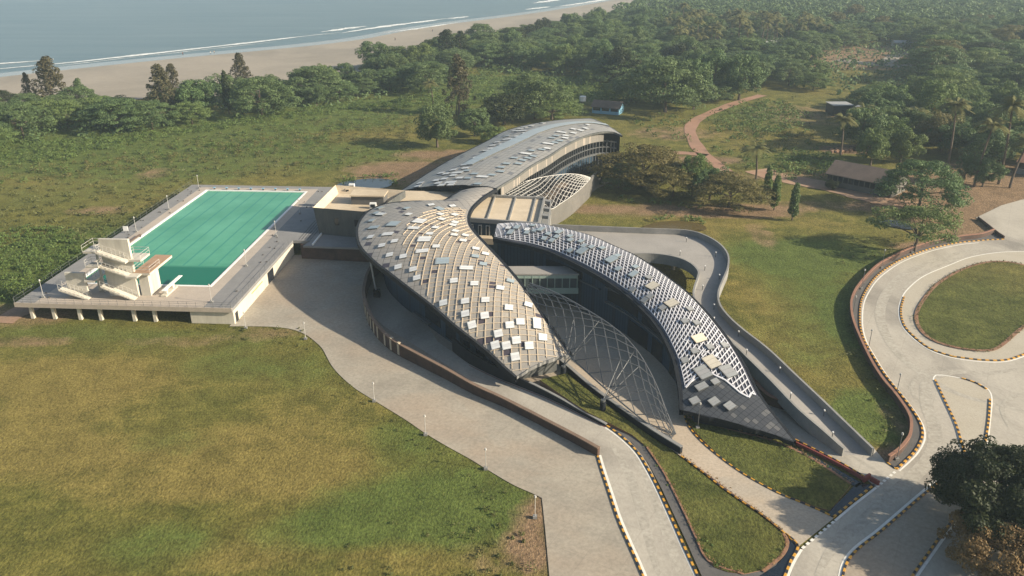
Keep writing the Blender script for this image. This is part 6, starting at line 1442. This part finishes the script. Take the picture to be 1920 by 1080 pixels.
# ---- undergrowth and scrub
def scrub(name, label, specs, mat, seed):
    r_ = np.random.RandomState(seed); V, F, T, base = [], [], [], 0
    for poly, step, rad, per, leaf in specs:
        for q in sample(poly, step, seed + int(poly[0][0]) + int(step * 10), .6):
            if r_.rand() < .25: continue
            k = rad * r_.uniform(.5, 1.5); cl = [(q[0] + r_.normal() * k * .5, q[1] + r_.normal() * k * .5, k * .35, k, k * .75) for _ in range(2)]
            v, f, t = clump_leaves(cl, per, leaf, r_, .7, 1.2); V.append(v); F.append(f + base); base += len(v); T.append(t)
    o = bpy.data.objects.new(name, leaf_mesh(name, np.concatenate(V), np.concatenate(F), np.concatenate(T), mat)); COL.objects.link(o); return tag(o, label, 'scrub', None, 'stuff')
scrub('undergrowth', 'bright green undergrowth below the beach belt and in the clearings', [
    ([(-40, 262), (90, 268), (200, 258), (330, 244), (480, 220), (640, 196), (770, 188), (770, 206), (640, 212), (520, 226), (400, 246), (260, 268), (120, 300), (-40, 320)], 2.2, 1.3, 30, .42),
    ([(-40, 330), (120, 300), (300, 268), (480, 238), (640, 216), (770, 208), (790, 236), (640, 250), (480, 275), (300, 300), (120, 330), (-40, 360)], 5.2, 1.4, 34, .38), ([(420, 268), (470, 262), (520, 270), (620, 255), (640, 262), (540, 285), (440, 290)], 3.2, 1.1, 30, .34),
    ([(740, 190), (830, 172), (900, 135), (960, 130), (1040, 150), (1130, 160), (1190, 196), (1100, 200), (1000, 190), (880, 200), (780, 215)], 4.0, 2.2, 40, .6),
    ([(-40, 440), (60, 425), (130, 430), (165, 460), (150, 490), (90, 545), (40, 560), (-40, 575)], 1.3, .8, 22, .34),
    ([(1325, 228), (1400, 196), (1470, 190), (1510, 215), (1500, 240), (1420, 262), (1345, 260)], 3.0, 1.5, 18, .6), ([(1330, 262), (1440, 262), (1540, 240), (1570, 300), (1480, 318), (1400, 318), (1330, 285)], 4.6, 1.1, 18, .5),
    ([(1440, 320), (1480, 285), (1560, 296), (1600, 312), (1550, 335), (1480, 340)], 2.3, 1.3, 18, .55), ([(1180, 215), (1290, 215), (1290, 262), (1240, 268), (1190, 245)], 4.5, 1.1, 18, .5), ([(1120, 355), (1180, 370), (1290, 382), (1400, 392), (1400, 400), (1280, 392), (1150, 380)], 2.6, .9, 18, .4),
    ([(640, 345), (640, 336), (680, 331), (745, 328), (752, 344), (738, 352), (744, 336), (690, 333)], 1.1, .7, 14, .4), ([(1215, 408), (1300, 405), (1330, 424), (1325, 432), (1318, 420), (1270, 411), (1220, 414)], 1.3, .7, 14, .4)], 'scrub', 5)
scrub('wood_undergrowth', 'dark green undergrowth on the floor of the woods', [(BELT, 4.5, 2.0, 16, .95), (WOOD[:11] + [(1700, -30), (1990, 60)] + WOOD[16:], 7.5, 2.6, 14, 1.3)], 'leaf', 8)
scrub('dry_scrub', 'scattered olive scrub over the rough field by the pool and the red track', [
    ([(-40, 322), (250, 275), (520, 230), (770, 208), (780, 300), (560, 330), (370, 344), (250, 418), (150, 440), (-40, 430)], 3.4, .8, 14, .42),
    ([(120, 440), (250, 395), (350, 350), (372, 350), (240, 430), (170, 470)], 2.2, .7, 12, .4),
    ([(1240, 260), (1300, 215), (1480, 180), (1600, 220), (1560, 300), (1400, 320), (1300, 300)], 7, 1.0, 12, .5),
    ([(860, 980), (930, 940), (1000, 1010), (1010, 1080), (860, 1090)], 1.5, .38, 14, .22), ([(640, 1000), (860, 940), (880, 1090), (600, 1090)], 3.2, .28, 10, .18), ([(640, 715), (760, 800), (900, 890), (1000, 945), (960, 960), (840, 880), (720, 800)], 2.0, .25, 10, .16),
    ([(330, 605), (560, 612), (600, 660), (500, 640), (380, 640)], 1.9, .3, 10, .2), ([(1590, 560), (1600, 640), (1660, 740), (1690, 810), (1660, 850), (1640, 760), (1590, 660)], 1.6, .4, 12, .25), ([(1560, 470), (1680, 440), (1760, 445), (1640, 490), (1600, 530)], 2.4, .4, 12, .25)], 'scrub_dry', 6)
scrub('brown_scrub', 'brown green scrub in patches over the field behind the pool', [([(60, 312), (250, 296), (480, 262), (640, 246), (770, 236), (775, 258), (640, 268), (480, 290), (250, 325), (60, 345)], 3.6, 1.0, 26, .32), ([(420, 320), (560, 300), (700, 285), (720, 296), (560, 318), (430, 332)], 3.4, .7, 22, .28), ([(1400, 250), (1500, 232), (1540, 260), (1440, 285)], 3.0, 1.0, 24, .36)], 'leaf_brown', 15)
scrub('border_plants', 'small flowering border plants along the edges of the garden lawns', [
    ([(1289, 784), (1340, 795), (1440, 820), (1500, 842), (1595, 905), (1585, 910), (1490, 850), (1400, 822), (1300, 796)], .9, .22, 12, .16), ([(1300, 1010), (1335, 1020), (1360, 1066), (1330, 1060)], .8, .28, 12, .18), ([(1460, 1000), (1472, 1020), (1450, 1058), (1430, 1060), (1460, 1020)], .7, .2, 12, .14), ([(1205, 832), (1220, 838), (1300, 1000), (1296, 1004), (1240, 890)], .9, .2, 10, .14)], 'scrub', 7)
for pts, l in (([(x, y) for x, y in ISL], 1),):
    P = resample(px_line(pts, .13, 4, True), .55); r_ = np.random.RandomState(9); cl = [(p.x + r_.normal() * .2, p.y + r_.normal() * .2, .22, .25, .2) for p in P]
    v, f, t = clump_leaves(cl, 14, .16, r_, .7); o = bpy.data.objects.new('border_plants', leaf_mesh('border_plants', v, f, t, 'scrub_dry')); COL.objects.link(o); tag(o, 'low planted border round the roundabout island lawn', 'border', None, 'stuff')
cl = []; r_ = np.random.RandomState(19)
for pts in ([(1277, 852), (1325, 888), (1375, 926), (1425, 960), (1466, 994)], [(1291, 781), (1340, 795), (1400, 811), (1455, 827), (1520, 856), (1597, 905)], [(1215, 840), (1249, 890), (1286, 962), (1305, 1003), (1332, 1050), (1395, 1074)], [(1468, 1000), (1475, 1018), (1464, 1042), (1430, 1070)]):
    for p in resample(px_line(pts, .12, 5), .5): cl.append((p.x + r_.normal() * .1, p.y + r_.normal() * .1, .2, .16, .17))
v, f, t = clump_leaves(cl, 14, .13, r_, .7); o = bpy.data.objects.new('border_plants', leaf_mesh('border_plants', v, f, t, 'leaf_rust')); COL.objects.link(o); tag(o, 'rust coloured bedding plants along the edges of the two garden lawns', 'border', None, 'stuff')
# rubble heap near the palm
b = MB(); r_ = random.Random(4)
for k in range(70):
    p = at(1578 + r_.gauss(0, 9), 283 + r_.gauss(0, 2.2)); s_ = r_.uniform(.3, .9); b.box((p.x, p.y, s_ * .3), (s_, s_ * .8, s_ * .7), r_.random() * 3)
o = b.build('rubble', M['track']); tag(o, 'heap of pale earth and rubble beside the coconut palm', 'rubble', None, 'stuff')
# ---- the two crowns in the near right corner
def big_tree(label, x, y, w, hm, mat, ncl, per, size, seed, flat, nm, zlow=.3):
    wm = w * depth(y) / FPX; r_ = np.random.RandomState(seed); R_ = wm / 2; cl = []; ph = r_.rand(3) * 6
    for i in range(ncl):
        d = r_.normal(size=3); d[2] = abs(d[2]) * 1.0 - .28; d /= np.linalg.norm(d); a = math.atan2(d[1], d[0]); lump = 1 + .13 * math.sin(3 * a + ph[0] + 4 * d[2]) + .11 * math.sin(7 * a + ph[1] + 5 * d[2])
        q = r_.uniform(.72, .95); k = r_.uniform(.6, 1.3) * R_ * .17
        cl.append((d[0] * R_ * q * lump, d[1] * R_ * q * lump, hm * (.48 + .46 * d[2] * q * lump), k, k * .7))
    v, f, t = clump_leaves(cl, per, size, r_, .3, flat)
    p = at(x, y); r = thing('broadleaf_tree', label, 'tree', p)
    o = bpy.data.objects.new('crown', leaf_mesh('crown', v, f, t, mat)); COL.objects.link(o); o.parent = r
    o = bpy.data.objects.new('trunk', trunk_mesh('trunk', hm * .4, .4, [(c[0] * .8, c[1] * .8, c[2]) for c in cl[:6]], r_)); COL.objects.link(o); o.parent = r
big_tree('huge dark green tree in the lower right corner beside the road', 1876, 1000, 250, 9.0, 'leaf_dark', 420, 230, .27, 31, 1.2, 'crown')
big_tree('rust brown feathery tree below the huge dark one at the right edge', 1900, 1085, 235, 5.5, 'leaf_rust', 260, 230, .22, 33, .7, 'crown')
# ================================================================== haze
hz = MB(); X0, X1, Y0, Y1 = -2200, 2600, -60, 2600; hz.hexa([(X0, Y0, -9), (X1, Y0, -9), (X1, Y1, -9), (X0, Y1, -9)], [(X0, Y0, 58), (X1, Y0, 58), (X1, Y1, 58), (X0, Y1, 58)])
m = bpy.data.materials.new('haze_air'); m.use_nodes = True; t = m.node_tree; t.nodes.remove(t.nodes['Principled BSDF'])
pv = t.nodes.new('ShaderNodeVolumePrincipled'); pv.inputs['Color'].default_value = (.66, .84, 1.0, 1); pv.inputs['Density'].default_value = .00024; pv.inputs['Anisotropy'].default_value = .1
t.links.new(pv.outputs[0], t.nodes['Material Output'].inputs['Volume'])
o = hz.build('haze', m); tag(o, 'pale morning haze lying over the whole coast', 'haze', None, 'stuff')
